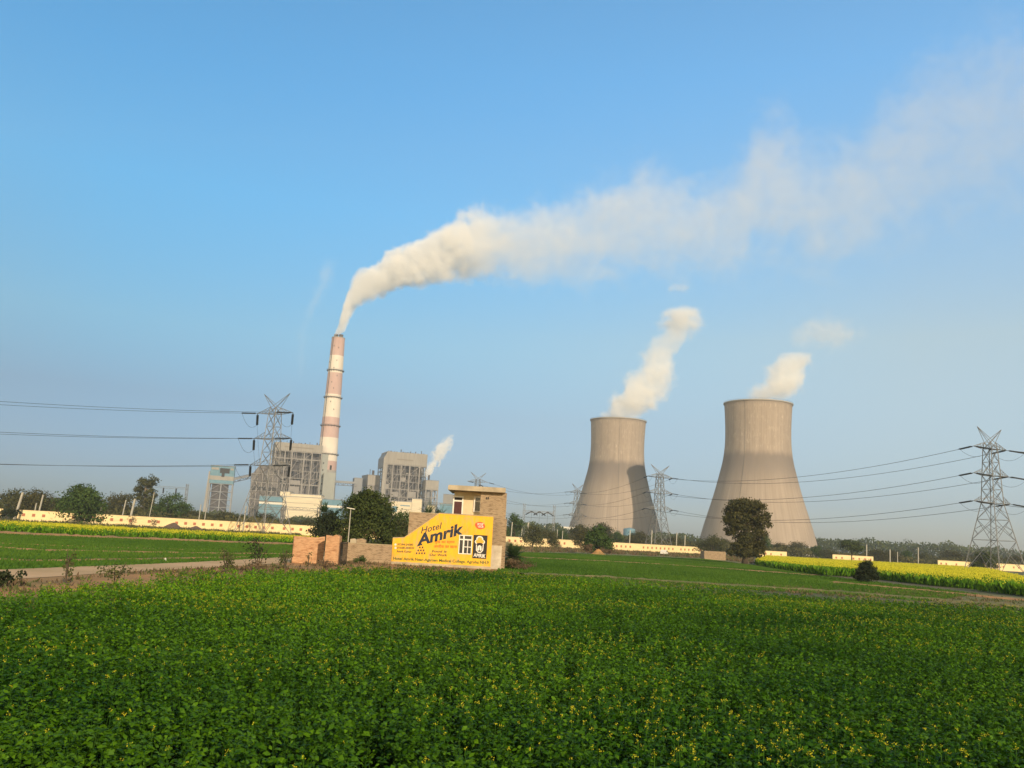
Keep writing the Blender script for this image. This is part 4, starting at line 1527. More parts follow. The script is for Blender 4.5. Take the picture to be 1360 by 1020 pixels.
copies = [
    (protoB, 72, 300, 1.0, .85, 'low dark tree between the slim poles and the big tree in front of the wall'),
    (protoA, 128, 310, .9, .85, 'low tree seen just right of the big tree in front of the left wall'),
    (protoC, 205, 330, .8, .75, 'low dark tree filling the gap right of the eucalyptus stem'),
    (protoB, 252, 320, .9, .70, 'low dark tree right of the domed green tree'),
    (protoA, 275, 330, .9, .62, 'low tree under the blue and white tower, left one of two'),
    (protoC, 297, 325, .8, .62, 'low tree under the blue and white tower, right one of two'),
    (protoB, 318, 330, .9, .60, 'low tree behind the left legs of the left pylon'),
    (protoC, 352, 335, .9, .66, 'low tree between the legs of the left pylon'),
    (protoA, 384, 330, .9, .58, 'low tree under the cream hall, right of the left pylon'),
    (protoB, 408, 325, .8, .60, 'low tree under the right end of the cream hall'),
    (protoE, 534, 140, .62, .55, 'dim tree between the large round tree and the brick parapet'),
    (protoD, 528, 120, .62, .66, 'thin brownish tree leaning out of the right side of the large round tree'),
    (protoD, 734, 262, .6, .78, 'small grey-green tree right of the olive tree, before the cream wall'),
    (protoB, 722, 330, .8, .72, 'low tree behind the olive tree under the substation portal'),
    (protoE, 745, 360, .9, .62, 'low tree at the foot of the distant slim pylon'),
    (protoC, 770, 340, .8, .88, 'dark spreading tree left of the round tree on the soil heap'),
    (protoB, 776, 268, .62, .72, 'grey-green tree hiding a gap of the cream wall left of the round tree'),
    (protoC, 798, 400, 1.0, 1.12, 'broad dome of a tree showing over the round tree on the soil heap'),
    (protoE, 820, 380, .8, .72, 'dark tree at the foot of the left cooling tower, left of the tank roof'),
    (protoB, 848, 400, 1.0, .95, 'domed tree at the foot of the left cooling tower, left of the middle pylon'),
    (protoA, 872, 420, .9, .75, 'low tree between the legs of the middle pylon'),
    (protoC, 895, 430, .9, .72, 'low tree right of the middle pylon'),
    (protoB, 918, 430, .9, .62, 'low tree left of the brick shed'),
    (protoA, 946, 300, .95, .80, 'brownish tree behind the brick shed'),
    (protoC, 962, 420, .8, .72, 'tree between the brick shed and the lone shaggy tree'),
    (protoE, 1016, 420, .95, 1.02, 'tall domed tree at the right cooling tower foot, touching the shaggy tree'),
    (protoB, 1036, 430, .9, .80, 'dark tree at the foot of the right cooling tower, left one of two'),
    (protoC, 1058, 440, .9, .80, 'dark tree at the foot of the right cooling tower, right one of two'),
    (protoE, 1085, 400, .9, .60, 'dark tree where the right cooling tower meets the ground at right'),
    (protoA, 1100, 380, .7, .60, 'low tree left of the dome-shaped tree'),
    (protoC, 1165, 400, .9, .62, 'low dark tree right of the dome-shaped tree'),
    (protoB, 1185, 410, .9, .70, 'low tree around the thicker pale pole'),
    (protoE, 1205, 430, 1.0, .62, 'low bluish tree above the flowering field'),
    (protoA, 1228, 440, 1.0, .72, 'low tree left of the end of the right cream wall'),
    (protoC, 1264, 450, 1.2, .82, 'tall part of the far trees behind the right cream wall'),
    (protoB, 1290, 440, 1.1, .70, 'low tree behind the right cream wall, left of the right pylon'),
    (protoA, 1325, 440, 1.2, .80, 'brownish wide tree behind the right pylon legs'),
    (protoC, 1352, 440, 1.1, .72, 'low tree at the right edge behind the right cream wall'),
]
for i, (p, pxx, Y, sw, sh, lab) in enumerate(copies):
    copy_thing(p, (gx(pxx, Y), Y, 0), i * 1.7, (sw, sw, sh), lab, G)

# far wood as one mass
def treeline(name, label, x0, x1, yf, hf, n, leaf, m, seed):
    g = np.random.default_rng(seed)
    x = g.uniform(x0, x1, n)
    prof = np.clip(.72 + .2 * smooth_noise(x, x * 0, 40, seed) + .14 * smooth_noise(x, x * 0, 13, seed + 1), .35, 1.25)
    y = yf(x) + g.uniform(0, 60, n)
    H = hf(x) * prof * (1 + .1 * smooth_noise(x, y, 18, seed + 2))
    z = H * g.random(n) ** .55
    Nn = unit(np.stack([g.normal(size=n), -.9 + g.normal(size=n) * .6, g.normal(size=n) * .5 + .5], 1))
    A = unit(np.cross(Nn, g.normal(size=(n, 3))))
    L = leaf * g.uniform(.6, 1.4, n)
    v, f = leaf_quads(np.stack([x, y, z], 1), A, Nn, L, L * .75)
    cl = np.clip(.5 + .35 * smooth_noise(x + z, y, 7, seed + 3) + g.normal(size=n) * .15, 0, 1)
    me = np_mesh(name, v, f, [M[m]], tint=cl)
    return tag(link(name, me), label, 'wood', kind='stuff')


treeline('far_treeline', 'far hazy wood filling the skyline across the picture behind the cream walls', -480, 700, lambda x: 800 + .1 * x, lambda x: 18 + 0 * x, 52000, 2.0, 'leaf_round', 71)
treeline('near_treeline', 'low dark growth just behind the left cream wall', -190, 10, lambda x: 285 + 0 * x, lambda x: 4.6 + 0 * x, 14000, .8, 'leaf_dark', 72)
treeline('near_treeline', 'low dark growth behind the middle and right cream walls', 10, 330, lambda x: 395 + .1 * x, lambda x: 6.2 + 0 * x, 20000, .9, 'leaf_dark', 74)


# ------------------------------------------------------------------ palms, scrub, saplings
def palm(name, label, cat, X, Y, trunk_h, L, n, seed, up=.6, group=None):
    g = random.Random(seed)
    o = thing(name, label, cat, (X, Y, 0), 0, group)
    mb = MB()
    mb.tube([(0, 0, 0), (.03, 0, trunk_h * .5), (0, 0, trunk_h)], [.14, .11, .13], 8)
    mb.build('trunk', M['bark'], o)
    P, A, Nn, Ls = [], [], [], []
    for k in range(n):
        az = g.uniform(0, 2 * PI)
        el = g.uniform(-.25, 1.3) if up > .5 else g.uniform(-.2, 1.0)
        d = Vector((math.cos(az) * math.cos(el), math.sin(az) * math.cos(el), math.sin(el)))
        s = d.cross(Vector((0, 0, 1))).normalized()
        l = L * g.uniform(.75, 1.1)
        for q in range(14):
            t = .12 + .88 * q / 13
            p = Vector((0, 0, trunk_h)) + d * l * t + Vector((0, 0, -.28 * l * t * t * math.cos(el)))
            td = (d + Vector((0, 0, -.5 * t * math.cos(el)))).normalized()
            for sd in (-1, 1):
                P.append(p)
                A.append((s * sd * .8 + td * .75 + Vector((0, 0, .1))).normalized())
                Nn.append(s.cross(td) + Vector((g.gauss(0, .2), g.gauss(0, .2), 0)))
                Ls.append(l * .30 * (1.15 - t * .8))
    v, f = leaf_quads(np.array(P), np.array(A), unit(np.array(Nn)), np.array(Ls), np.array(Ls) * .13 + .008)
    link('crown', np_mesh('crown', v, f, [M['palm_leaf']], tint=nrg.random(len(P))), o)
    return o


palm('young_palm', 'young spiky palm beside the whitewashed corner of the brick house', 'palm', gx(680.5, 75), 75, 1.0, 1.45, 120, 3)
palm('distant_palm', 'palm with a ragged head before the second boiler house, left one of two', 'palm', gx(565, 150), 150, 5.6, 2.6, 34, 4, group='palms above the brick parapet')
palm('distant_palm', 'palm before the blue hall beside the brick house, right one of two', 'palm', gx(581, 155), 155, 5.5, 2.4, 34, 5, group='palms above the brick parapet')
palm('distant_palm', 'palm crown sticking out above the dark small tree left of the large round tree', 'palm', gx(425, 99), 99, 4.2, 1.7, 26, 6)
palm('distant_palm', 'small palm tuft between the dark small tree and the large round tree', 'palm', gx(441, 99), 99, 3.9, 1.3, 22, 7)


def scrub(name, label, cat, X, Y, w, h, n, leaf, m, seed, group=None, stems=7):
    g = random.Random(seed)
    o = thing(name, label, cat, (X, Y, 0), 0, group)
    mb = MB()
    for k in range(stems):
        a = g.uniform(0, 2 * PI)
        r = w * .45 * g.random()
        mb.tube([(0, 0, 0), (r * .4 * math.cos(a), r * .4 * math.sin(a), h * .5), (r * math.cos(a), r * math.sin(a), h * g.uniform(.75, 1.0))], [.03, .02, .008], 5)
    mb.build('stem', M['bark'], o)
    b = [(g.uniform(-.35, .35) * w, g.uniform(-.35, .35) * w, h * g.uniform(.25, .8), w * .2, h * .17) for _ in range(9)]
    link('foliage', crown_mesh('foliage', b, n, leaf, M[m], .32, 8), o)
    return o


scrub('dry_shrub', 'brown dry shrub below the young palm beside the brick house', 'shrub', gx(689, 74), 74, 2.6, 1.15, 1500, .12, 'dry', 5, stems=12)
scrub('dry_shrub', 'brown dry shrub left of the soil heap under the round tree', 'shrub', gx(781, 184), 184, 3.8, 2.3, 900, .25, 'dry', 6)
scrub('dry_shrub', 'brown dry shrub right of the soil heap under the round tree', 'shrub', gx(806, 184), 184, 3.2, 2.0, 800, .25, 'dry', 16)
scrub('green_shrub', 'small bright green bush at the foot of the low brick wall', 'shrub', gx(478.5, 69), 69, 1.05, .72, 900, .08, 'leaf_green', 7)
scrub('bare_shrub', 'sparse reddish shrub in front of the left cream wall below the thick pole', 'shrub', gx(174, 214), 214, 2.2, 3.0, 220, .22, 'dry', 8)
scrub('bare_shrub', 'sparse reddish shrub in front of the left cream wall left of the soil mounds', 'shrub', gx(204, 214), 214, 1.8, 2.6, 220, .22, 'dry', 9)
scrub('dark_shrub', 'dark bushy growth at the left end of the left cream wall', 'shrub', gx(9, 205), 205, 4.2, 3.6, 1500, .3, 'leaf_bush', 10)


def sapling(label, pxx, pyt, Y, w, n, seed, m='leaf_scrub'):
    t = at(pxx, pyt, Y)
    return scrub('roadside_sapling', label, 'sapling', t.x, Y, w, t.z, n, .10, m, seed, 'saplings along the dirt track', stems=4)


sapling('leafy sapling at the left edge beside the dirt track', 13, 755.5, 31, 1.0, 420, 21, 'leaf_bush')
sapling('thin sapling standing up against the wheat at far left', 93, 727, 34, .45, 130, 22)
sapling('crooked sparse sapling left of the middle of the dirt track', 156, 744, 34, 1.2, 170, 23)
sapling('bushy sapling where the dirt track narrows', 302, 729, 43, .8, 330, 24)
sapling('tall ragged sapling left of the red brick wall, reaching over the wheat', 346, 707, 47, 1.7, 330, 25, 'leaf_bush')
sapling('low brown sapling beside the tall ragged one', 336, 744, 45, 1.7, 300, 26, 'dry')
sapling('sapling just left of the red brick wall', 381, 728, 52, .9, 240, 27)
sapling('thin bare sapling in front of the red brick wall', 411, 731, 55, .35, 40, 28)
sapling('low twiggy sapling in front of the gate pier', 434, 741, 56, 1.3, 260, 29, 'dry')


# ------------------------------------------------------------------ power station
def tower_material():
    """board-marked concrete: vertical streaks, lift lines, lime blooms high up, a dark damp band at the waist"""
    m = bpy.data.materials.new('tower_concrete')
    m.use_nodes = True
    nt = m.node_tree
    L = nt.links.new
    b = nt.nodes['Principled BSDF']
    b.inputs['Roughness'].default_value = .92
    b.inputs['Specular IOR Level'].default_value = .1
    tc = nn(nt, 'ShaderNodeTexCoord')
    sp = nn(nt, 'ShaderNodeSeparateXYZ')
    L(tc.outputs['Object'], sp.inputs[0])
    at2 = nn(nt, 'ShaderNodeMath', operation='ARCTAN2')
    L(sp.outputs['Y'], at2.inputs[0])
    L(sp.outputs['X'], at2.inputs[1])

    def comb(sx, sz):
        a = nn(nt, 'ShaderNodeMath', operation='MULTIPLY')
        a.inputs[1].default_value = sx
        L(at2.outputs[0], a.inputs[0])
        z = nn(nt, 'ShaderNodeMath', operation='MULTIPLY')
        z.inputs[1].default_value = sz
        L(sp.outputs['Z'], z.inputs[0])
        c = nn(nt, 'ShaderNodeCombineXYZ')
        L(a.outputs[0], c.inputs['X'])
        L(z.outputs[0], c.inputs['Y'])
        return c.outputs[0]

    def noise(vec, sc=1.0, dt=5, r=.6):
        n = nn(nt, 'ShaderNodeTexNoise')
        n.inputs['Scale'].default_value = sc
        n.inputs['Detail'].default_value = dt
        n.inputs['Roughness'].default_value = r
        L(vec, n.inputs['Vector'])
        return n.outputs['Fac']

    def mr(v, a, bb, c=0.0, d=1.0, smooth=False):
        n = nn(nt, 'ShaderNodeMapRange')
        if smooth:
            n.interpolation_type = 'SMOOTHSTEP'
        for k, x in zip(('From Min', 'From Max', 'To Min', 'To Max'), (a, bb, c, d)):
            n.inputs[k].default_value = x
        L(v, n.inputs['Value'])
        return n.outputs[0]

    def mul(a, bb):
        n = nn(nt, 'ShaderNodeMath', operation='MULTIPLY')
        for i, x in enumerate((a, bb)):
            if isinstance(x, float):
                n.inputs[i].default_value = x
            else:
                L(x, n.inputs[i])
        return n.outputs[0]

    def mix(f, a, bb):
        x = nn(nt, 'ShaderNodeMix', data_type='RGBA')
        L(f, x.inputs[0])
        for s, v in ((6, a), (7, bb)):
            if isinstance(v, tuple):
                x.inputs[s].default_value = (*v, 1)
            else:
                L(v, x.inputs[s])
        return x.outputs[2]
    streak = noise(comb(26, .006), 1, 6, .7)
    c = mix(mr(streak, .3, .7), (.305, .245, .192), (.475, .388, .308))
    broad = noise(comb(3, .02), 1, 4)
    c = mix(mr(broad, .35, .7, 0, .6), c, (.285, .23, .178))
    # vertical form ribs
    w = nn(nt, 'ShaderNodeTexWave', wave_type='BANDS', bands_direction='X')
    w.inputs['Scale'].default_value = 16
    w.inputs['Distortion'].default_value = .3
    L(comb(1, 0), w.inputs['Vector'])
    c = mix(mul(mr(w.outputs['Fac'], 0, .3, .5, 0), mr(noise(comb(9, .03)), .3, .7)), c, (.22, .19, .17))
    # lift lines
    w2 = nn(nt, 'ShaderNodeTexWave', wave_type='BANDS', bands_direction='Y')
    w2.inputs['Scale'].default_value = .21
    L(comb(0, 1), w2.inputs['Vector'])
    c = mix(mul(mr(w2.outputs['Fac'], 0, .16, .55, 0), mr(noise(comb(7, .12)), .4, .65)), c, (.26, .22, .19))
    # lime blooms on the upper third
    bl = noise(comb(46, .16), 1, 3, .6)
    up = mul(mr(sp.outputs['Z'], 96, 108, 0, 1, True), mr(noise(comb(5, .10)), .42, .62))
    c = mix(mul(mr(bl, .55, .64, 0, .75), up), c, (.60, .52, .42))
    # damp band round the waist: sharp upper limit, fading downward
    zz = nn(nt, 'ShaderNodeMath', operation='ADD')
    L(sp.outputs['Z'], zz.inputs[0])
    L(mr(noise(comb(5, .0)), 0, 1, -6, 6), zz.inputs[1])
    bnd = mul(mr(zz.outputs[0], 94, 102, 1, 0, True), mr(zz.outputs[0], 56, 92, 0, 1, True))
    c = mix(mul(bnd, mr(streak, .2, .7, .45, .8)), c, (.155, .135, .125))
    # dirty rim
    c = mix(mr(sp.outputs['Z'], 146, 149, 0, .5, True), c, (.24, .20, .17))
    L(c, b.inputs['Base Color'])
    bp = nn(nt, 'ShaderNodeBump')
    bp.inputs['Strength'].default_value = .25
    bp.inputs['Distance'].default_value = .5
    L(w.outputs['Fac'], bp.inputs['Height'])
    L(bp.outputs[0], b.inputs['Normal'])
    return m


M['tower'] = tower_material()
PROF = [(55.2, 9), (53.0, 18), (50.0, 29), (46.4, 41), (41.2, 59), (36.5, 78), (33.6, 91), (32.0, 103), (31.4, 115), (31.5, 128), (32.1, 142), (32.6, 150)]


def smooth_profile(pr, n=6):
    out = []
    for i in range(len(pr) - 1):
        p0, p1, p2, p3 = pr[max(i - 1, 0)], pr[i], pr[i + 1], pr[min(i + 2, len(pr) - 1)]
        for k in range(n):
            t = k / n
            q = []
            for c in (0, 1):
                q.append(.5 * (2 * p1[c] + (p2[c] - p0[c]) * t + (2 * p0[c] - 5 * p1[c] + 4 * p2[c] - p3[c]) * t * t + (3 * p1[c] - p0[c] - 3 * p2[c] + p3[c]) * t ** 3))
            out.append(tuple(q))
    return out + [pr[-1]]


SPR = smooth_profile(PROF)


def cooling_tower(label, loc, rz):
    o = thing('cooling_tower', label, 'cooling tower', loc, rz, 'cooling towers')
    shell = MB().lathe(SPR + [(r - .8, z) for r, z in SPR[::-1]], 128)
    shell.build('shell', M['tower'], o, smooth=True)
    rim = MB().lathe([(32.9, 149.6), (33.5, 150.0), (33.5, 151.0), (32.9, 151.0), (31.5, 151.0), (31.5, 149.9)], 128)
    rim.build('rim', M['bare_conc'], o)
    rl = MB()
    for k in range(72):
        a = 2 * PI * k / 72
        rl.bar((33.2 * math.cos(a), 33.2 * math.sin(a), 151), (33.2 * math.cos(a), 33.2 * math.sin(a), 152.2), .12)
    rl.lathe([(33.15, 152.1), (33.25, 152.1), (33.25, 152.2), (33.15, 152.2)], 72)
    rl.build('rim_rail', M['galv'], o)
    lg = MB()
    for k in range(40):
        a0, a1, a2 = 2 * PI * k / 40, 2 * PI * (k + .5) / 40, 2 * PI * (k + 1) / 40
        for a in (a0, a2):
            lg.bar((57 * math.cos(a), 57 * math.sin(a), 0), (54.8 * math.cos(a1), 54.8 * math.sin(a1), 9.2), .9)
    lg.build('leg_ring', M['bare_conc'], o)
    MB().lathe([(57, 0), (58.6, 0), (58.6, 1.6), (57, 1.6)], 96).build('basin_wall', M['bare_conc'], o)
    lad = MB()
    for i in range(0, len(SPR) - 1):
        (r0, z0), (r1, z1) = SPR[i], SPR[i + 1]
        for dd in (-.006, .006):
            lad.bar(((r0 + .2) * math.cos(R(-128) + dd), (r0 + .2) * math.sin(R(-128) + dd), z0), ((r1 + .2) * math.cos(R(-128) + dd), (r1 + .2) * math.sin(R(-128) + dd), z1), .09)
    lad.build('ladder', M['galv'], o)
    return o


T1 = at(818.5, 640, 1022)
T2 = at(1006.3, 640, 848)
for q in (cooling_tower('more distant cooling tower, left of the two, with a hard-edged shadow down its right side', (T1.x, 1022, 0), 0.6),
          cooling_tower('nearer and larger cooling tower, right of the two, behind the lone shaggy tree', (T2.x, 848, 0), 0)):
    q.scale.z = .963
MB().lathe([(6, 0), (6, 16.5), (5.7, 17), (.1, 18.2)], 32).build('tank', M['blue_clad'], None, (at(836, 700, 880).x, 880, 0))
tag(bpy.data.objects['tank'], 'pale blue storage tank at the foot of the left cooling tower', 'tank')
MB().box(-17, 17, 0, 20, 0, 16).build('shed_hall', M['white_clad'], None, (at(744, 705, 900).x, 900, 0))
tag(bpy.data.objects['shed_hall'], 'low white hall showing between the trees left of the left cooling tower', 'hall')

# chimney
YC = 1240
ct = at(449, 449, YC)
ch = thing('striped_chimney', 'very tall red and white banded chimney trailing thick smoke', 'chimney', (at(441.2, 540, YC).x, YC, 0))
ZB = {y: at(445, y, YC).z for y in (449, 473, 496, 524.5, 555, 582, 613, 625)}
def crad(z):
    return 16.0 - (16.0 - 9.4) * z / ZB[449]
bands = [(449, 473, 'red_band'), (473, 496, 'white_band'), (496, 524.5, 'red_band'), (524.5, 555, 'white_band'), (555, 582, 'red_band'), (582, 613, 'white_band'), (613, 625, 'red_band')]
for t, b_, mm in bands:
    z0, z1 = ZB[b_], ZB[t]
    MB().lathe([(crad(z0), z0), (crad((z0 + z1) / 2), (z0 + z1) / 2), (crad(z1), z1)], 48).build('painted_band', M[mm], ch, smooth=True)
MB().lathe([(crad(0), 0), (crad(ZB[625]), ZB[625])], 48).build('concrete_base', M['bare_conc'], ch, smooth=True)
MB().lathe([(crad(ZB[449]) + .002, ZB[449] - .5), (9.7, ZB[449] - .5), (9.7, ZB[449] + .6), (7.8, ZB[449] + .6), (7.8, ZB[449] - 4), (.1, ZB[449] - 4)], 48).build('crown_rim', M['bare_conc'], ch)
for s in (-1, 1):
    MB().lathe([(3.2, ZB[449] - 4), (3.1, ZB[449] + 5.5), (2.7, ZB[449] + 5.5), (2.7, ZB[449])], 20, cx=s * 3.6).build('flue', M['steel_dark'], ch)
for y in (492.5, 528.5, 566, 604):
    z = at(445, y, YC).z
    r0 = crad(z)
    mb = MB().lathe([(r0 - .05, z - .35), (r0 + 2.0, z - .35), (r0 + 2.0, z + .1), (r0 - .05, z + .1)], 40)
    mb.lathe([(r0 + 1.85, z + 1.2), (r0 + 2.0, z + 1.2), (r0 + 2.0, z + 1.4), (r0 + 1.85, z + 1.4)], 40)
    for k in range(20):
        a = 2 * PI * k / 20
        mb.bar(((r0 + 1.92) * math.cos(a), (r0 + 1.92) * math.sin(a), z), ((r0 + 1.92) * math.cos(a), (r0 + 1.92) * math.sin(a), z + 1.3), .2)
        mb.bar(((r0 - .1) * math.cos(a), (r0 - .1) * math.sin(a), z - 2.2), ((r0 + 1.8) * math.cos(a), (r0 + 1.8) * math.sin(a), z - .3), .25)
    mb.build('platform', M['steel_dark'], ch)
# aircraft lamps and openings
for y, a in [(461, -1.9), (463, -1.2), (480, -1.3), (482, -2.5), (490, -1.6), (500, -1.1), (509, -1.7), (517, -1.4), (535, -1.6), (545, -1.15)]:
    z = at(445, y, YC).z
    r0 = crad(z)
    MB().box(-.35, .35, -.5, .1, -1.0, 1.0).build('warning_lamp', M['dark'], ch, ((r0 + .2) * math.cos(a), (r0 + .2) * math.sin(a), z))
for a in (-1.75, -.95):
    z = at(445, 622, YC).z
    r0 = crad(z)
    MB().box(-1.5, 1.5, -.15, .6, -3.2, 3.2).build('duct_opening', M['dark'], ch, (r0 * math.cos(a), r0 * math.sin(a), z), a + PI / 2)
cl = MB()
cl.bar((crad(0) * math.cos(-2.2), crad(0) * math.sin(-2.2) - .3, 0), (crad(ZB[449]) * math.cos(-2.2), crad(ZB[449]) * math.sin(-2.2) - .3, ZB[449]), .5)
cl.build('ladder', M['steel_dark'], ch)

TH = R(19)      # the plant is turned to the sun
cT, sT = math.cos(TH), math.sin(TH)


def boiler_house(label, pxl, pxr, pyt, Y, D, seed, style):
    a, b = at(pxl, pyt, Y), at(pxr, pyt, Y)
    W = (b.x - a.x) / cT
    H = a.z + 2
    g = random.Random(seed)
    o = thing('boiler_house', label, 'power station', ((a.x + b.x) / 2, Y, 0), TH)
    w = W / 2
    # inner boiler casing: stepped blocks set well inside the frame
    mb = MB()
    mb.box(-w * .9, w * .9, 11, D - 2, 0, H * (.895 if style == 0 else .835), 1)
    mb.box(-w * .55, w * .1, 7.5, 10.9, H * .12, H * .52)
    mb.box(w * .15, w * .72, 7.8, 10.9, H * .30, H * .74, 1)
    mb.box(-w * .75, -w * .3, 7.2, 10.9, H * .56, H * .78)
    mb.build('boiler_casing', [M['casing'], M['steel_dark']], o)
    # ducts, pipes and platforms crowding the front
    pp = MB()
    for k in range(60):
        x = g.uniform(-w * .9, w * .9)
        z0 = g.uniform(.05, .6) * H
        z1 = min(z0 + g.uniform(.08, .35) * H, H * .86)
        y = g.uniform(1.6, 4.2)
        pp.tube([(x, y + 1.5, z0), (x, y + 1.5, z1)], g.uniform(.35, 1.1), 8, g.choice((0, 1, 1, 2)))
    for k in range(22):
        x = g.uniform(-w * .9, w * .5)
        z = g.uniform(.08, .84) * H
        pp.tube([(x, 2.6, z), (x + g.uniform(.15, .5) * w, 2.6, z + g.uniform(-2, 2))], g.uniform(.3, .8), 8, g.choice((0, 1, 1, 2)))
    for k in range(26):
        x, z = g.uniform(-w * .9, w * .75), g.uniform(.06, .82) * H
        pp.box(x, x + g.uniform(2, 7), 2.2, 6.4, z, z + g.uniform(1, 5), g.choice((0, 1, 1, 1, 2)))
    pp.build('ductwork', [M['steel'], M['steel_dark'], M['casing']], o)
    # exposed steel frame: columns, floors, bracing, handrails
    fr = MB()
    ncol, nfl = 6, 9
    xs = [-w + .5 + (W - 1) * k / (ncol - 1) + (g.uniform(-3, 3) if 0 < k < ncol - 1 else 0) for k in range(ncol)]
    zt = H * (.90 if style == 0 else .84)
    zs = [0] + [zt * (k + g.uniform(-.34, .34)) / nfl for k in range(1, nfl)] + [zt]
    for x in xs:
        fr.box(x - .75, x + .75, 0, 1.3, 0, zt)
        fr.box(x - .6, x + .6, D - 1, D, 0, zt)
    for y in (D * .33, D * .66):
        for x in (xs[0], xs[-1]):
            fr.box(x - .6, x + .6, y - .6, y + .6, 0, zt)
    for z in zs[1:]:
        hv = .62 if g.random() < .5 else .34
        fr.box(-w, w, .25, 1.05, z - hv, z + hv)
        fr.box(-w, -w + .9, 1.1, D, z - .4, z + .4)
        fr.box(w - .9, w, 1.1, D, z - .4, z + .4)
        fr.box(-w + 1.2, w - 1.2, 1.1, 4.6, z - .12, z + .12)
        fr.box(-w, w, .32, .5, z + 1.4, z + 1.55)
    for i in range(ncol - 1):
        for k in range(nfl):
            r = g.random()
            if r < .5:
                fr.bar((xs[i], .6, zs[k]), (xs[i + 1], .6, zs[k + 1]) if r < .25 else ((xs[i] + xs[i + 1]) / 2, .6, zs[k + 1]), .55)
            elif r < .62:
                fr.bar((xs[i + 1], .6, zs[k]), (xs[i], .6, zs[k + 1]), .55)
            for q in range(g.randrange(2, 8)):
                x = g.uniform(xs[i], xs[i + 1])
                fr.box(x - .18, x + .18, .75, 1.0, zs[k], zs[k + 1])
    for k in range(nfl):
        for y0, y1 in ((1.3, D * .33), (D * .33, D * .66), (D * .66, D - 1)):
            for x in (xs[0], xs[-1]):
                if g.random() < .7:
                    fr.bar((x, y0, zs[k]), (x, y1, zs[k + 1]), .5)
    for k in range(9):      # clad bays and big flues in front of the frame
        i, q = g.randrange(ncol - 1), g.randrange(1, nfl - 1)
        pp2 = xs[i] + .9, xs[i + 1] - .9
        fr.box(pp2[0], pp2[0] + (pp2[1] - pp2[0]) * g.uniform(.4, 1), .36, .74, zs[q] + .7, zs[q] + (zs[q + 1] - zs[q]) * g.uniform(.5, .9))
    for s in range(nfl):    # stair flights at one side
        fr.bar((-w + 2, 1.5, zs[s]), (-w + 8, 1.5, (zs[s] + zs[s + 1]) / 2), .8, .3)
        fr.bar((-w + 8, 1.5, (zs[s] + zs[s + 1]) / 2), (-w + 2, 1.5, zs[s + 1]), .8, .3)
    fr.build('steel_frame', M['steel'], o)
    # clad head with louvre strip, side wall
    hd = MB()
    hd.box(-w - .3, w + .3, -.25, D + .2, zt + .7, H)
    hd.build('roof_cladding', M['clad'], o)
    lv = MB()
    if style == 0:
        lv.box(-w * .62, w * .62, -.45, -.27, zt + (H - zt) * .45, zt + (H - zt) * .56)
        for k in range(26):
            x = -w * .95 + W * .95 * k / 25
            lv.box(x - .12, x + .12, -.34, -.26, zt + .9, H - .5)
    else:
        lv.box(-w * .5, w * .3, -.45, -.27, zt + (H - zt) * .40, zt + (H - zt) * .47)
        for k in range(30):
            x = -w * .95 + W * .95 * k / 29
            lv.box(x - .1, x + .1, -.34, -.26, zt + .9, H - .5)
    lv.build('louvre', M['line'], o)
    rf = MB()
    for k in range(7):
        x = -w * .8 + W * .8 * k / 6 + g.uniform(-2, 2)
        rf.tube([(x, D * .3, H - .1), (x, D * .3, H + g.uniform(2, 5.5))], g.uniform(.3, .8), 8)
        rf.box(x + 2, x + 3.6, D * .2, D * .3, H - .1, H + g.uniform(1, 2.4))
    rf.build('roof_vent', M['steel_dark'], o)
    if style == 1:
        c = MB()
        c.box(-w - 4.6, -w - .35, -.3, 4, 0, H - 10)
        c.prism_xz([(-w - 4.6, H - 10), (-w - .35, H - 10), (-w - .35, H - 1.6)], -.3, 4)
        c.build('stair_wall', M['clad'], o)
        s = MB().box(-w - 4.5, -w - .31, 4.1, D * .96, H * .80, H - 9.4)
        s.prism_xz([(-w - 4.5, H - 9.4), (-w - .31, H - 9.4), (-w - .31, H - 1.9)], 4.1, D * .96)
        s.box(-w - 4.2, -w - 3.4, 4.5, D * .9, 0, H * .2)
        for k in range(7):
            z = H * (.15 + .1 * k)
            s.box(-w - 4.2, -w - .5, 4.2, D * .95, z, z + .7)
            for y in (10, 22, 34, D * .93):
                s.box(-w - 4.3, -w - 3.6, y, y + .8, z, z + H * .1)
        s.build('side_frame', M['clad_side'], o)
    else:
        MB().box(w + .8, w + 9.2, 3, D * .5, 0, H * .90).build('lift_tower', M['clad_green'], o)
        lt = MB()
        for k in range(9):
            lt.box(w + 2.5, w + 4, 2.9, 3.0, H * (.1 + .085 * k), H * (.1 + .085 * k) + 2.2)
        lt.build('lift_window', M['dark'], o)
    return o


boiler_house('left boiler house: open grey steel frame under a beige head, next to the striped chimney', 369, 427, 589.5, 1200, 46, 5, 0)
boiler_house('right boiler house: boxy grey steel frame with a plain cladding strip on its left corner', 516, 567, 602, 1235, 44, 8, 1)


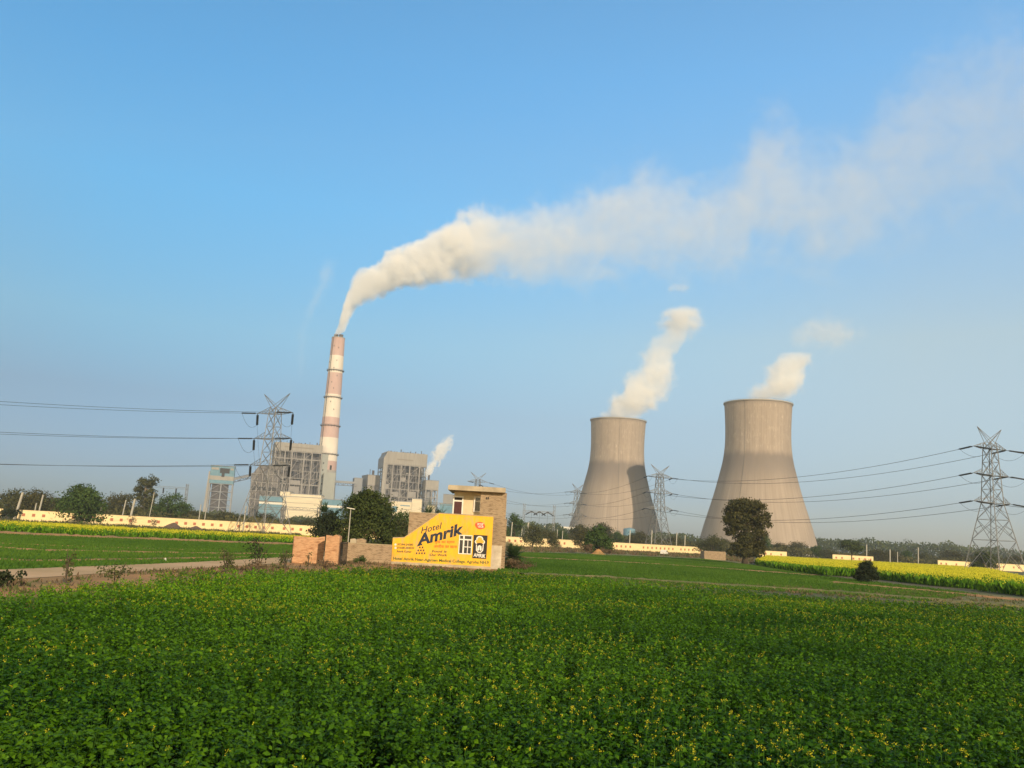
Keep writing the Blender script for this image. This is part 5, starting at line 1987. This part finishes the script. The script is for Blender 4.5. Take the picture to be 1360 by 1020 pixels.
def block(name, label, cat, pxl, pxr, pyt, pyb, Y, D, m, rz=TH, stripes=(), extra=None, legs=False, windows=0, group=None):
    """clad box whose front spans the given photo columns and rows; stands on legs if its underside is above ground"""
    a, b = at(pxl, pyt, Y), at(pxr, pyb, Y)
    W = (b.x - a.x) / math.cos(rz)
    z0 = max(0.0, b.z) if legs else 0.0
    H = a.z
    o = thing(name, label, cat, ((a.x + b.x) / 2, Y, 0), rz, group)
    MB().box(-W / 2, W / 2, 0, D, z0, H).build('wall', M[m], o)
    MB().box(-W / 2 - .4, W / 2 + .4, -.4, D + .4, H + .003, H + .7).build('roof', M['clad_side'], o)
    if legs:
        mb = MB()
        for x in (-W / 2 + .8, 0, W / 2 - .8):
            for y in (.8, D - .8):
                mb.box(x - .7, x + .7, y - .7, y + .7, 0, z0)
        k = max(2, int(z0 / 9))
        for i in range(k):
            z = z0 * i / k
            z1 = z0 * (i + 1) / k
            for y in (.8, D - .8):
                mb.box(-W / 2, W / 2, y - .3, y + .3, z1 - .8, z1 - .1)
                mb.bar((-W / 2 + .8, y, z), (0, y, z1), .5)
                mb.bar((W / 2 - .8, y, z), (0, y, z1), .5)
            for x in (-W / 2 + .8, W / 2 - .8):
                mb.box(x - .3, x + .3, .8, D - .8, z1 - .8, z1 - .1)
                mb.bar((x, .8, z), (x, D - .8, z1), .5)
        mb.build('leg_frame', M['clad_side' if 'tower' in name else 'steel'], o)
    for n_, (p0, p1, mm) in enumerate(stripes):
        zt, zb = at(pxl, p0, Y).z, at(pxl, p1, Y).z
        MB().box(-W / 2 - .12, W / 2 + .12, -.12, D + .12, zb, zt).build('cladding_band', M[mm], o)
    return o, W, H, D, z0


# crusher tower at the far left
o, W, H, D, z0 = block('crusher_tower', 'blue and white clad tower on steel lattice legs at the far left of the plant', 'tower', 281.5, 308.5, 618.5, 643, 1150, 15, 'blue_clad', R(14), [(631.5, 637, 'clad')], legs=True)
MB().box(-W * .1, W * .3, -.3, -.15, H - 9, H - 2.5).box(-W * .02, W * .1, -.3, -.15, H - 14, H - 9).build('opening', M['dark'], o)
MB().box(-W * .46, -W * .15, -.28, -.14, H - 5, H - 2).box(W * .33, W * .46, -.28, -.14, H - 4.5, H - 2).build('window_band', M['clad'], o)
sl = MB()
sl.bar((-W / 2 - 3, 4, 0), (-W / 2 - .5, 4, H * .90), 2.6, 3)
sl.build('stair_shaft', M['clad'], o)
mb = MB().box(-W * .38, W * .3, 4, D - 4, 0, z0 - .5)
mb.build('hopper_casing', M['steel_dark'], o)


def conveyor(label, p0, p1, t=6.0, m='clad_side', group='conveyor bridges'):
    a, b = p0, p1
    o = thing('conveyor_bridge', label, 'conveyor', tuple(a), 0, group)
    MB().bar((0, 0, 0), b - a, t * .8, t * .5).build('gallery', M[m], o)
    tr = MB()
    n = max(3, int((b - a).length / 6))
    dn = Vector((0, 0, -t * .75))
    for k in range(n):
        p, q = (b - a) * (k / n), (b - a) * ((k + 1) / n)
        tr.bar(p + dn, q + dn, .7)
        tr.bar(p, p + dn, .5)
        tr.bar(p if k % 2 else p + dn, q + dn if k % 2 else q, .45)
    tr.build('truss', M['steel_dark'], o)
    return o


conveyor('sloping conveyor bridge from the blue and white tower to the bunker house', at(307, 637, 1158), at(339, 629.5, 1190))
conveyor('level conveyor bridge between the two boiler houses', at(444, 639.5, 1215), at(474, 641.5, 1225))

# bunker house at the left of the first boiler house
a, b = at(336, 620, 1185), at(370, 620, 1185)
bw = b.x - a.x
o = thing('bunker_house', 'grey-brown bunker house with a sloping shoulder, left of the left boiler house', 'building', ((a.x + b.x) / 2, 1185, 0), R(12))
hz = at(350, 618.5, 1185).z
h2 = at(337, 628, 1185).z
MB().prism_xz([(-bw / 2, 0), (bw / 2 + 3, 0), (bw / 2 + 3, hz), (-bw / 2 + 9, hz), (-bw / 2 + 2, h2), (-bw / 2, h2 - 6)], 0, 34).build('wall', M['casing'], o)
mb = MB()
for k in range(6):
    x = -bw / 2 + 1 + (bw - 1) * k / 5
    mb.box(x - .6, x + .6, -1.6, -.2, 0, hz * .94 if k > 1 else h2 * .9)
for k in range(6):
    z = hz * (k + 1) / 7
    mb.box(-bw / 2, bw / 2, -1.4, -.6, z - .5, z + .5)
    for j in range(5):
        x0_, x1_ = -bw / 2 + 1 + (bw - 1) * j / 5, -bw / 2 + 1 + (bw - 1) * (j + 1) / 5
        if rng.random() < .6:
            mb.bar((x0_, -1, z - hz / 7), (x1_, -1, z), .5)
mb.build('steel_frame', M['steel'], o)
MB().box(-bw / 2 + 1, bw / 2, -.5, -.1, hz * .58, hz * .64).box(bw * .12, bw * .22, -.5, -.1, hz * .34, hz * .58).build('opening', M['dark'], o)

# ash handling structure under the chimney
a, b = at(430.5, 627, 1205), at(446, 627, 1205)
w = (b.x - a.x) / 2
o = thing('duct_tower', 'grey cladded duct tower in front of the foot of the striped chimney', 'building', ((a.x + b.x) / 2, 1205, 0), R(10))
hz = a.z
MB().box(-w, w, 0, 18, hz * .52, hz).build('wall', M['clad_green'], o)
mb = MB()
for x in (-w + .6, 0, w - .6):
    for y in (.6, 17):
        mb.box(x - .6, x + .6, y - .6, y + .6, 0, hz * .52 - .003)
for k in range(5):
    z = hz * .1 * (k + .6)
    mb.box(-w, w, .2, 1, z, z + .8)
    mb.bar((-w, .6, z - 6), (w, .6, z), .5)
mb.build('steel_frame', M['steel'], o)
mb = MB().box(-w * .8, w * .7, 3, 14, 0, hz * .5)
for k in range(10):
    mb.box(rng.uniform(-w, 0), rng.uniform(.1, w), 1.2, 3, hz * .05 * k, hz * .05 * k + 1.5)
mb.build('hopper_casing', M['steel_dark'], o)

# halls in front
def bands(o, W, H, D, zs, m='line', t=.5):
    for z in zs:
        MB().box(-W / 2 + .3, W / 2 - .3, -.16, -.01, z, z + t).build('joint_line', M[m], o)


o, W, H, D, _ = block('turbine_hall', 'long cream clad hall in front of the left boiler house', 'hall', 373, 427.5, 659, 690, 1140, 40, 'cream_clad', R(4))
bands(o, W, H, D, (H * .32, H * .55, H * .8), t=.45)
o, W, H, D, _ = block('hall_annexe', 'cream block rising at the left end of the long cream hall', 'hall', 372.5, 381.5, 652.5, 690, 1139, 30, 'cream_clad', R(4))
o, W, H, D, _ = block('hall_annexe', 'cream upper step along the roof of the long cream hall', 'hall', 382.5, 423.5, 655.5, 690, 1146, 30, 'cream_clad', R(4))
block('striped_hall', 'blue hall with a white stripe left of the long cream hall', 'hall', 345.5, 372, 658.5, 690, 1130, 36, 'blue_clad', R(6), [(665.5, 668.8, 'white_clad')])
block('striped_hall', 'white-striped blue hall right of the long cream hall, behind the large round tree', 'hall', 428.5, 452, 663, 690, 1135, 36, 'blue_clad', R(4), [(670.5, 673.5, 'white_clad')])
o, W, H, D, _ = block('turbine_hall', 'cream clad hall in front of the right boiler house', 'hall', 520.5, 558, 665.5, 690, 1170, 36, 'cream_clad', R(4))
bands(o, W, H, D, (H * .45, H * .75), t=.4)
p = at(545, 668.5, 1169)
MB().box(-W * .2, W * .12, -.2, -.05, H * .86, H * .89).box(-W * .47, -W * .30, -.2, -.05, H * .66, H * .84).build('window_band', M['blue_clad'], o)
block('hall_annexe', 'cream block on the right end of the right cream hall', 'hall', 547.5, 558.5, 662.5, 690, 1169.5, 30, 'cream_clad', R(4))
o, W, H, D, _ = block('striped_hall', 'pale blue hall with arched roof ends left of the brick house', 'hall', 584.5, 604, 669, 690, 1100, 30, 'blue_clad', R(4))
block('hall_annexe', 'small cream block between the two palms and the pale blue hall', 'hall', 567, 577, 671, 690, 1105, 24, 'cream_clad', R(4))
block('far_hall', 'faint pinkish hall left of the brick house roof', 'hall', 589, 602, 656.5, 690, 1420, 40, 'clad', R(0))

# blocks beside the right boiler house
o, W, H, D, z0 = block('bunker_block', 'grey clad block on legs left of the right boiler house, with a short dark stack', 'building', 489.5, 503, 631, 645, 1250, 40, 'clad', R(22), legs=True)
MB().tube([(W * .02, 8, H + .7), (W * .02, 8, H + 7.5)], 1.7, 12).tube([(-W * .25, 8, H + .7), (-W * .25, 8, H + 9)], .4, 6).build('stack', M['steel_dark'], o)
MB().box(-W / 2 + 1.6, W / 2 - 1.6, 2, D - 2, 0, z0 - .9).build('hopper_casing', M['clad'], o)
o, W, H, D, z0 = block('bunker_block', 'bluish block at the right end of the level conveyor bridge', 'building', 471, 480, 635, 655, 1245, 30, 'clad_side', R(14))
o, W, H, D, z0 = block('bunker_block', 'grey clad block over a round silo right of the right boiler house', 'building', 566, 582, 638, 651, 1225, 26, 'clad', R(14), legs=True)
MB().lathe([(5.2, 3), (5.2, z0 - 1.2)], 24, cx=-W * .12, cy=D * .4, cap=True).build('silo', M['clad_side'], o)
MB().tube([(-W * .26, 4, H + .7), (-W * .26, 4, H + 8)], 1.3, 12).build('stack', M['steel_dark'], o)
stackpos = o.matrix_basis @ Vector((-W * .26, 4, H + 8))


# ------------------------------------------------------------------ smoke and steam
def fcurve(nt, fac, xs, ys, ymax, ymin=0.0):
    n = nn(nt, 'ShaderNodeFloatCurve')
    cv = n.mapping.curves[0]
    pts = [(x, (y - ymin) / (ymax - ymin)) for x, y in zip(xs, ys)]
    cv.points[0].location = pts[0]
    cv.points[1].location = pts[-1]
    for p in pts[1:-1]:
        cv.points.new(*p)
    for p in cv.points:
        p.handle_type = 'AUTO_CLAMPED'
    n.mapping.update()
    nt.links.new(fac, n.inputs['Value'])
    r = nn(nt, 'ShaderNodeMapRange')
    r.clamp = False
    r.inputs['To Min'].default_value = ymin
    r.inputs['To Max'].default_value = ymax
    nt.links.new(n.outputs[0], r.inputs['Value'])
    return r.outputs[0]


def plume(name, label, axis, Y, st, size, amp, depth=1.0, dcap=1e9, color=(1, .998, .985), step=.1, aniso=-.35, cat='smoke', stretch=(1, 1, 1), drift=0.0, parent=None):
    """a drifting plume. st: (main px, side a px, side b px, density per metre, softness 0..1).
    axis 'x': main is the photo column, sides are its top and bottom rows; axis 'z': main is the row, sides are left and right columns."""
    rows = []
    for s in st:
        m_, a_, b_, d_, e_ = s
        if axis == 'x':
            A, B = at(m_, a_, Y), at(m_, b_, Y)
            rows.append(((A.x + B.x) / 2, (A.z + B.z) / 2, abs(A.z - B.z) / 2, d_, e_))
        else:
            A, B = at(a_, m_, Y), at(b_, m_, Y)
            rows.append(((A.z + B.z) / 2, (A.x + B.x) / 2, abs(A.x - B.x) / 2, d_, e_))
    rows.sort()
    a0, a1 = rows[0][0], rows[-1][0]
    am = (a0 + a1) / 2
    cmid = sum(r[1] for r in rows) / len(rows)
    ts = [(r[0] - a0) / (a1 - a0) for r in rows]
    cs = [r[1] - cmid for r in rows]
    hs = [r[2] for r in rows]
    ds = [r[3] for r in rows]
    es = [r[4] for r in rows]
    # envelope
    N, K = 48, 20
    mb = MB()
    vs = []
    for i in range(N + 1):
        t = i / N
        c, h = np.interp(t, ts, cs), np.interp(t, ts, hs)
        hy = min(h * depth, dcap)
        for k in range(K):
            q = 2 * PI * k / K
            u, v = c + 1.05 * h * math.cos(q), 1.05 * hy * math.sin(q) + drift * t
            av = a0 + (a1 - a0) * t - am
            vs.append((av, v, u) if axis == 'x' else (u, v, av))
    fs = [(i * K + k, i * K + (k + 1) % K, (i + 1) * K + (k + 1) % K, (i + 1) * K + k) for i in range(N) for k in range(K)]
    fs += [tuple(range(K))[::-1], tuple(range(N * K, (N + 1) * K))]
    mb.add(vs, fs)
    m = bpy.data.materials.new(name)
    m.use_nodes = True
    nt = m.node_tree
    nt.nodes.remove(nt.nodes['Principled BSDF'])
    L = nt.links.new
    tc = nn(nt, 'ShaderNodeTexCoord')
    sp = nn(nt, 'ShaderNodeSeparateXYZ')
    L(tc.outputs['Object'], sp.inputs[0])
    mainv, sidev = ('X', 'Z') if axis == 'x' else ('Z', 'X')
    t = nn(nt, 'ShaderNodeMapRange')
    t.inputs['From Min'].default_value = a0 - am
    t.inputs['From Max'].default_value = a1 - am
    L(sp.outputs[mainv], t.inputs['Value'])
    T = t.outputs[0]
    cmax, cmin = max(cs) + 1e-3, min(cs) - 1e-3
    C = fcurve(nt, T, ts, cs, cmax, cmin)
    Hh = fcurve(nt, T, ts, hs, max(hs))
    Dd = fcurve(nt, T, ts, [d ** .5 for d in ds], max(ds) ** .5)
    Ee = fcurve(nt, T, ts, es, 1.0)

    def mth(op, *ar):
        n = nn(nt, 'ShaderNodeMath', operation=op)
        for i, x in enumerate(ar):
            if isinstance(x, (int, float)):
                n.inputs[i].default_value = x
            else:
                L(x, n.inputs[i])
        return n.outputs[0]
    b_ = mth('DIVIDE', mth('SUBTRACT', sp.outputs[sidev], C), Hh)
    hy = mth('MINIMUM', mth('MULTIPLY', Hh, depth), dcap)
    y_ = mth('DIVIDE', mth('SUBTRACT', sp.outputs['Y'], mth('MULTIPLY', T, drift)), hy)
    r = mth('SQRT', mth('ADD', mth('MULTIPLY', b_, b_), mth('MULTIPLY', y_, y_)))
    mp = nn(nt, 'ShaderNodeMapping')
    mp.inputs['Scale'].default_value = stretch
    L(tc.outputs['Object'], mp.inputs['Vector'])
    n1 = nn(nt, 'ShaderNodeTexNoise')
    n1.inputs['Scale'].default_value = 1 / size
    n1.inputs['Detail'].default_value = 4
    n1.inputs['Roughness'].default_value = .55
    n1.inputs['Distortion'].default_value = .5
    L(mp.outputs[0], n1.inputs['Vector'])
    n2 = nn(nt, 'ShaderNodeTexNoise')
    n2.inputs['Scale'].default_value = 2.9 / size
    n2.inputs['Detail'].default_value = 3
    L(mp.outputs[0], n2.inputs['Vector'])

    def full(o):
        q = nn(nt, 'ShaderNodeMapRange')
        q.inputs['From Min'].default_value = .32
        q.inputs['From Max'].default_value = .68
        L(o, q.inputs['Value'])
        return q.outputs[0]
    r2 = mth('ADD', r, mth('ADD', mth('MULTIPLY', full(n1.outputs['Fac']), amp * .62), mth('MULTIPLY', full(n2.outputs['Fac']), amp * .30)))
    mr = nn(nt, 'ShaderNodeMapRange', interpolation_type='SMOOTHSTEP')
    mr.inputs['From Min'].default_value = 1.0
    L(mth('SUBTRACT', .985, mth('MULTIPLY', Ee, .95)), mr.inputs['From Max'])
    L(r2, mr.inputs['Value'])
    dens = mth('MULTIPLY', mr.outputs[0], mth('MULTIPLY', Dd, Dd))
    pv = nn(nt, 'ShaderNodeVolumePrincipled')
    pv.inputs['Color'].default_value = (*color, 1)
    pv.inputs['Anisotropy'].default_value = aniso
    L(dens, pv.inputs['Density'])
    L(pv.outputs[0], nt.nodes['Material Output'].inputs['Volume'])
    try:
        m.cycles.volume_step_rate = step
    except Exception:
        pass
    loc = (am, Y, cmid) if axis == 'x' else (cmid, Y, am)
    o = mb.build(name, m, None, loc, smooth=True)
    if sum((Vector(p.center)).dot(p.normal) for p in o.data.polygons) < 0:
        o.data.flip_normals()
    return tag(o, label, cat, kind='thing')


plume('smoke_plume', 'long cream smoke plume bending from the chimney top to the upper right', 'x', YC, [
    (440, 449.5, 451.5, .0, .3), (443, 444, 455, .09, .3), (449, 425, 455, .11, .3), (455, 404, 451, .11, .3), (462, 374, 442, .10, .25), (472, 356, 422, .09, .25), (485, 345, 414, .085, .25), (500, 336, 413, .075, .25),
    (515, 321, 409, .07, .25), (530, 314, 403, .062, .25), (550, 306, 398, .056, .25), (575, 289, 395, .05, .27), (600, 268, 393, .045, .28), (620, 256, 393, .036, .3), (640, 250, 394, .027, .35), (660, 252, 397, .0185, .4),
    (700, 244, 408, .0125, .45), (760, 218, 418, .0104, .5), (820, 186, 420, .0092, .55), (880, 164, 428, .0082, .6), (930, 188, 424, .0079, .65), (980, 150, 430, .0077, .65),
    (1030, 74, 430, .0074, .65), (1075, 124, 436, .0070, .7), (1120, 112, 428, .0064, .7), (1180, 48, 412, .0058, .75), (1240, -26, 408, .0054, .8), (1330, -75, 400, .005, .85), (1420, -115, 392, .0046, .9)], 40, .64, depth=.9, dcap=88, step=.05)
plume('stand_in_wisp', 'very faint thin stand-in wisp rising left of the striped chimney', 'z', 1200, [  # added wisp standing in for a faint streak taken for a window reflection
    (505, 396, 404, .0, .8), (495, 392, 408, .006, .8), (470, 388, 412, .007, .8), (440, 390, 418, .007, .8), (410, 398, 430, .009, .8), (385, 406, 446, .012, .8), (362, 412, 456, .012, .8), (340, 420, 460, .0, .8)],
      14, .8, depth=.9, step=.1)
plume('steam_plume', 'white steam leaning right out of the left cooling tower, forked at the top', 'z', 1022, [
    (561, 790, 858, .00, .3), (555, 784, 864, .06, .4), (545, 786, 880, .075, .4), (530, 794, 896, .075, .35), (515, 804, 910, .065, .35), (500, 814, 916, .055, .4), (485, 834, 912, .06, .4),
    (470, 839, 916, .05, .45), (455, 848, 924, .032, .5), (440, 858, 942, .036, .45), (428, 858, 950, .06, .4), (418, 860, 950, .055, .4), (407, 868, 950, .0, .4)], 20, .72, depth=.8, step=.07, cat='steam')
plume('steam_plume', 'short puff of white steam over the right cooling tower rim', 'z', 848, [
    (536, 968, 1044, .0, .3), (530, 970, 1062, .035, .5), (522, 976, 1076, .07, .45), (510, 992, 1084, .09, .4), (498, 1000, 1090, .09, .4), (486, 1008, 1094, .08, .4), (476, 1020, 1092, .06, .4), (466, 1036, 1084, .0, .4)],
      17, .7, depth=.8, step=.07, cat='steam')
plume('steam_puff', 'faint detached steam cloud above the right cooling tower', 'x', 880, [
    (1042, 442, 446, .0, 1), (1056, 414, 476, .022, .9), (1080, 404, 484, .032, .9), (1100, 400, 488, .034, .9), (1122, 404, 482, .028, .9), (1142, 414, 470, .018, .9), (1160, 440, 446, .0, 1)], 18, .8, depth=.8, step=.1, cat='steam')
plume('steam_puff', 'tiny detached steam wisp high above the left cooling tower', 'x', 1022, [
    (884, 382, 385, .0, .7), (892, 373, 393, .06, .7), (903, 371, 395, .06, .7), (914, 372, 391, .04, .7), (924, 379, 382, .0, .7)], 8, .8, depth=.8, step=.1, cat='steam')
plume('steam_plume', 'thin white steam jet from the stack beside the right boiler house', 'z', 1230, [
    (638, 563, 569, .16, .3), (632, 561, 575, .22, .3), (622, 561, 587, .22, .3), (612, 564, 594, .2, .3), (604, 567, 599, .18, .3), (596, 570, 605, .16, .35), (588, 576, 608, .12, .4), (580, 583, 612, .06, .4), (576, 590, 612, .0, .4)],
      11, 1.05, depth=.9, step=.1, cat='steam')

# ------------------------------------------------------------------ haze
mb = MB().box(-1500, 1500, -25, 1700, -1, 790)
hz = mb.build('haze', None)
m = bpy.data.materials.new('haze_air')
m.use_nodes = True
nt = m.node_tree
nt.nodes.remove(nt.nodes['Principled BSDF'])
pv = nn(nt, 'ShaderNodeVolumePrincipled')
pv.inputs['Color'].default_value = (.86, .93, 1, 1)
pv.inputs['Density'].default_value = HAZE
pv.inputs['Anisotropy'].default_value = 0.0
nt.links.new(pv.outputs[0], nt.nodes['Material Output'].inputs['Volume'])
hz.data.materials.clear()
hz.data.materials.append(m)
hz['kind'] = 'stuff'
hz['label'] = 'thin pale haze over the fields and the power station'
if HAZE <= 0:
    bpy.data.objects.remove(hz)

# ------------------------------------------------------------------ sun, sky, render settings
AZ, EL = R(27), R(20)
sd = Vector((math.sin(AZ) * math.cos(EL), -math.cos(AZ) * math.cos(EL), math.sin(EL)))
ld = bpy.data.lights.new('sun', 'SUN')
ld.energy = SUN
ld.angle = R(.5)
ld.color = SUNCOL
lo = bpy.data.objects.new('sun', ld)
col.objects.link(lo)
lo.rotation_euler = sd.to_track_quat('Z', 'Y').to_euler()
w = bpy.data.worlds.new('World')
scene.world = w
w.use_nodes = True
nt = w.node_tree
sky = nn(nt, 'ShaderNodeTexSky', sky_type='NISHITA')
sky.sun_disc = False
sky.sun_elevation = EL
sky.sun_rotation = ROTSIGN * math.atan2(sd.x, sd.y)
sky.altitude = 200
sky.air_density = AIR
sky.dust_density = DUST
sky.ozone_density = OZONE
bg = nt.nodes['Background']
# sky tint, overhead dimmed and back sky warmed to steer the fill light: deeper blue high up, a grey dust layer low down, paler toward the sun's side
tcw = nn(nt, 'ShaderNodeTexCoord')
spw = nn(nt, 'ShaderNodeSeparateXYZ')
nt.links.new(tcw.outputs['Generated'], spw.inputs[0])


def sky_ramp(stops):
    r = nn(nt, 'ShaderNodeValToRGB')
    el = r.color_ramp.elements
    while len(el) < len(stops):
        el.new(.5)
    for e, (z, c) in zip(el, stops):
        e.position = z
        e.color = (*c, 1)
    nt.links.new(spw.outputs['Z'], r.inputs[0])
    return r.outputs[0]


mxw = nn(nt, 'ShaderNodeMix', data_type='RGBA')
mrw = nn(nt, 'ShaderNodeMapRange')
mrw.inputs['From Min'].default_value = -.42
mrw.inputs['From Max'].default_value = .42
nt.links.new(spw.outputs['X'], mrw.inputs['Value'])
nt.links.new(mrw.outputs[0], mxw.inputs[0])
nt.links.new(sky_ramp(TINT_L), mxw.inputs[6])
nt.links.new(sky_ramp(TINT_R), mxw.inputs[7])
mlw = nn(nt, 'ShaderNodeMix', data_type='RGBA', blend_type='MULTIPLY')
mlw.inputs[0].default_value = 1
nt.links.new(sky.outputs[0], mlw.inputs[6])
myw = nn(nt, 'ShaderNodeMapRange')
myw.inputs['From Min'].default_value = .2
myw.inputs['From Max'].default_value = -.35
nt.links.new(spw.outputs['Y'], myw.inputs['Value'])
msw = nn(nt, 'ShaderNodeMix', data_type='RGBA')
nt.links.new(myw.outputs[0], msw.inputs[0])
nt.links.new(mxw.outputs[2], msw.inputs[6])
msw.inputs[7].default_value = (*TINT_SUN, 1)
nt.links.new(msw.outputs[2], mlw.inputs[7])
nt.links.new(mlw.outputs[2], bg.inputs['Color'])
bg.inputs['Strength'].default_value = SKY
scene.view_settings.view_transform = 'Standard'
scene.view_settings.look = 'None'
scene.view_settings.exposure = EXPO
scene.view_settings.gamma = 1.0
scene.render.engine = 'CYCLES'
cy = scene.cycles
cy.max_bounces = 8
cy.diffuse_bounces = 3
cy.glossy_bounces = 2
cy.transmission_bounces = 3
cy.volume_bounces = VOLB
cy.transparent_max_bounces = 8
cy.volume_max_steps = 512
cy.use_denoising = True
cy.sample_clamp_indirect = 6
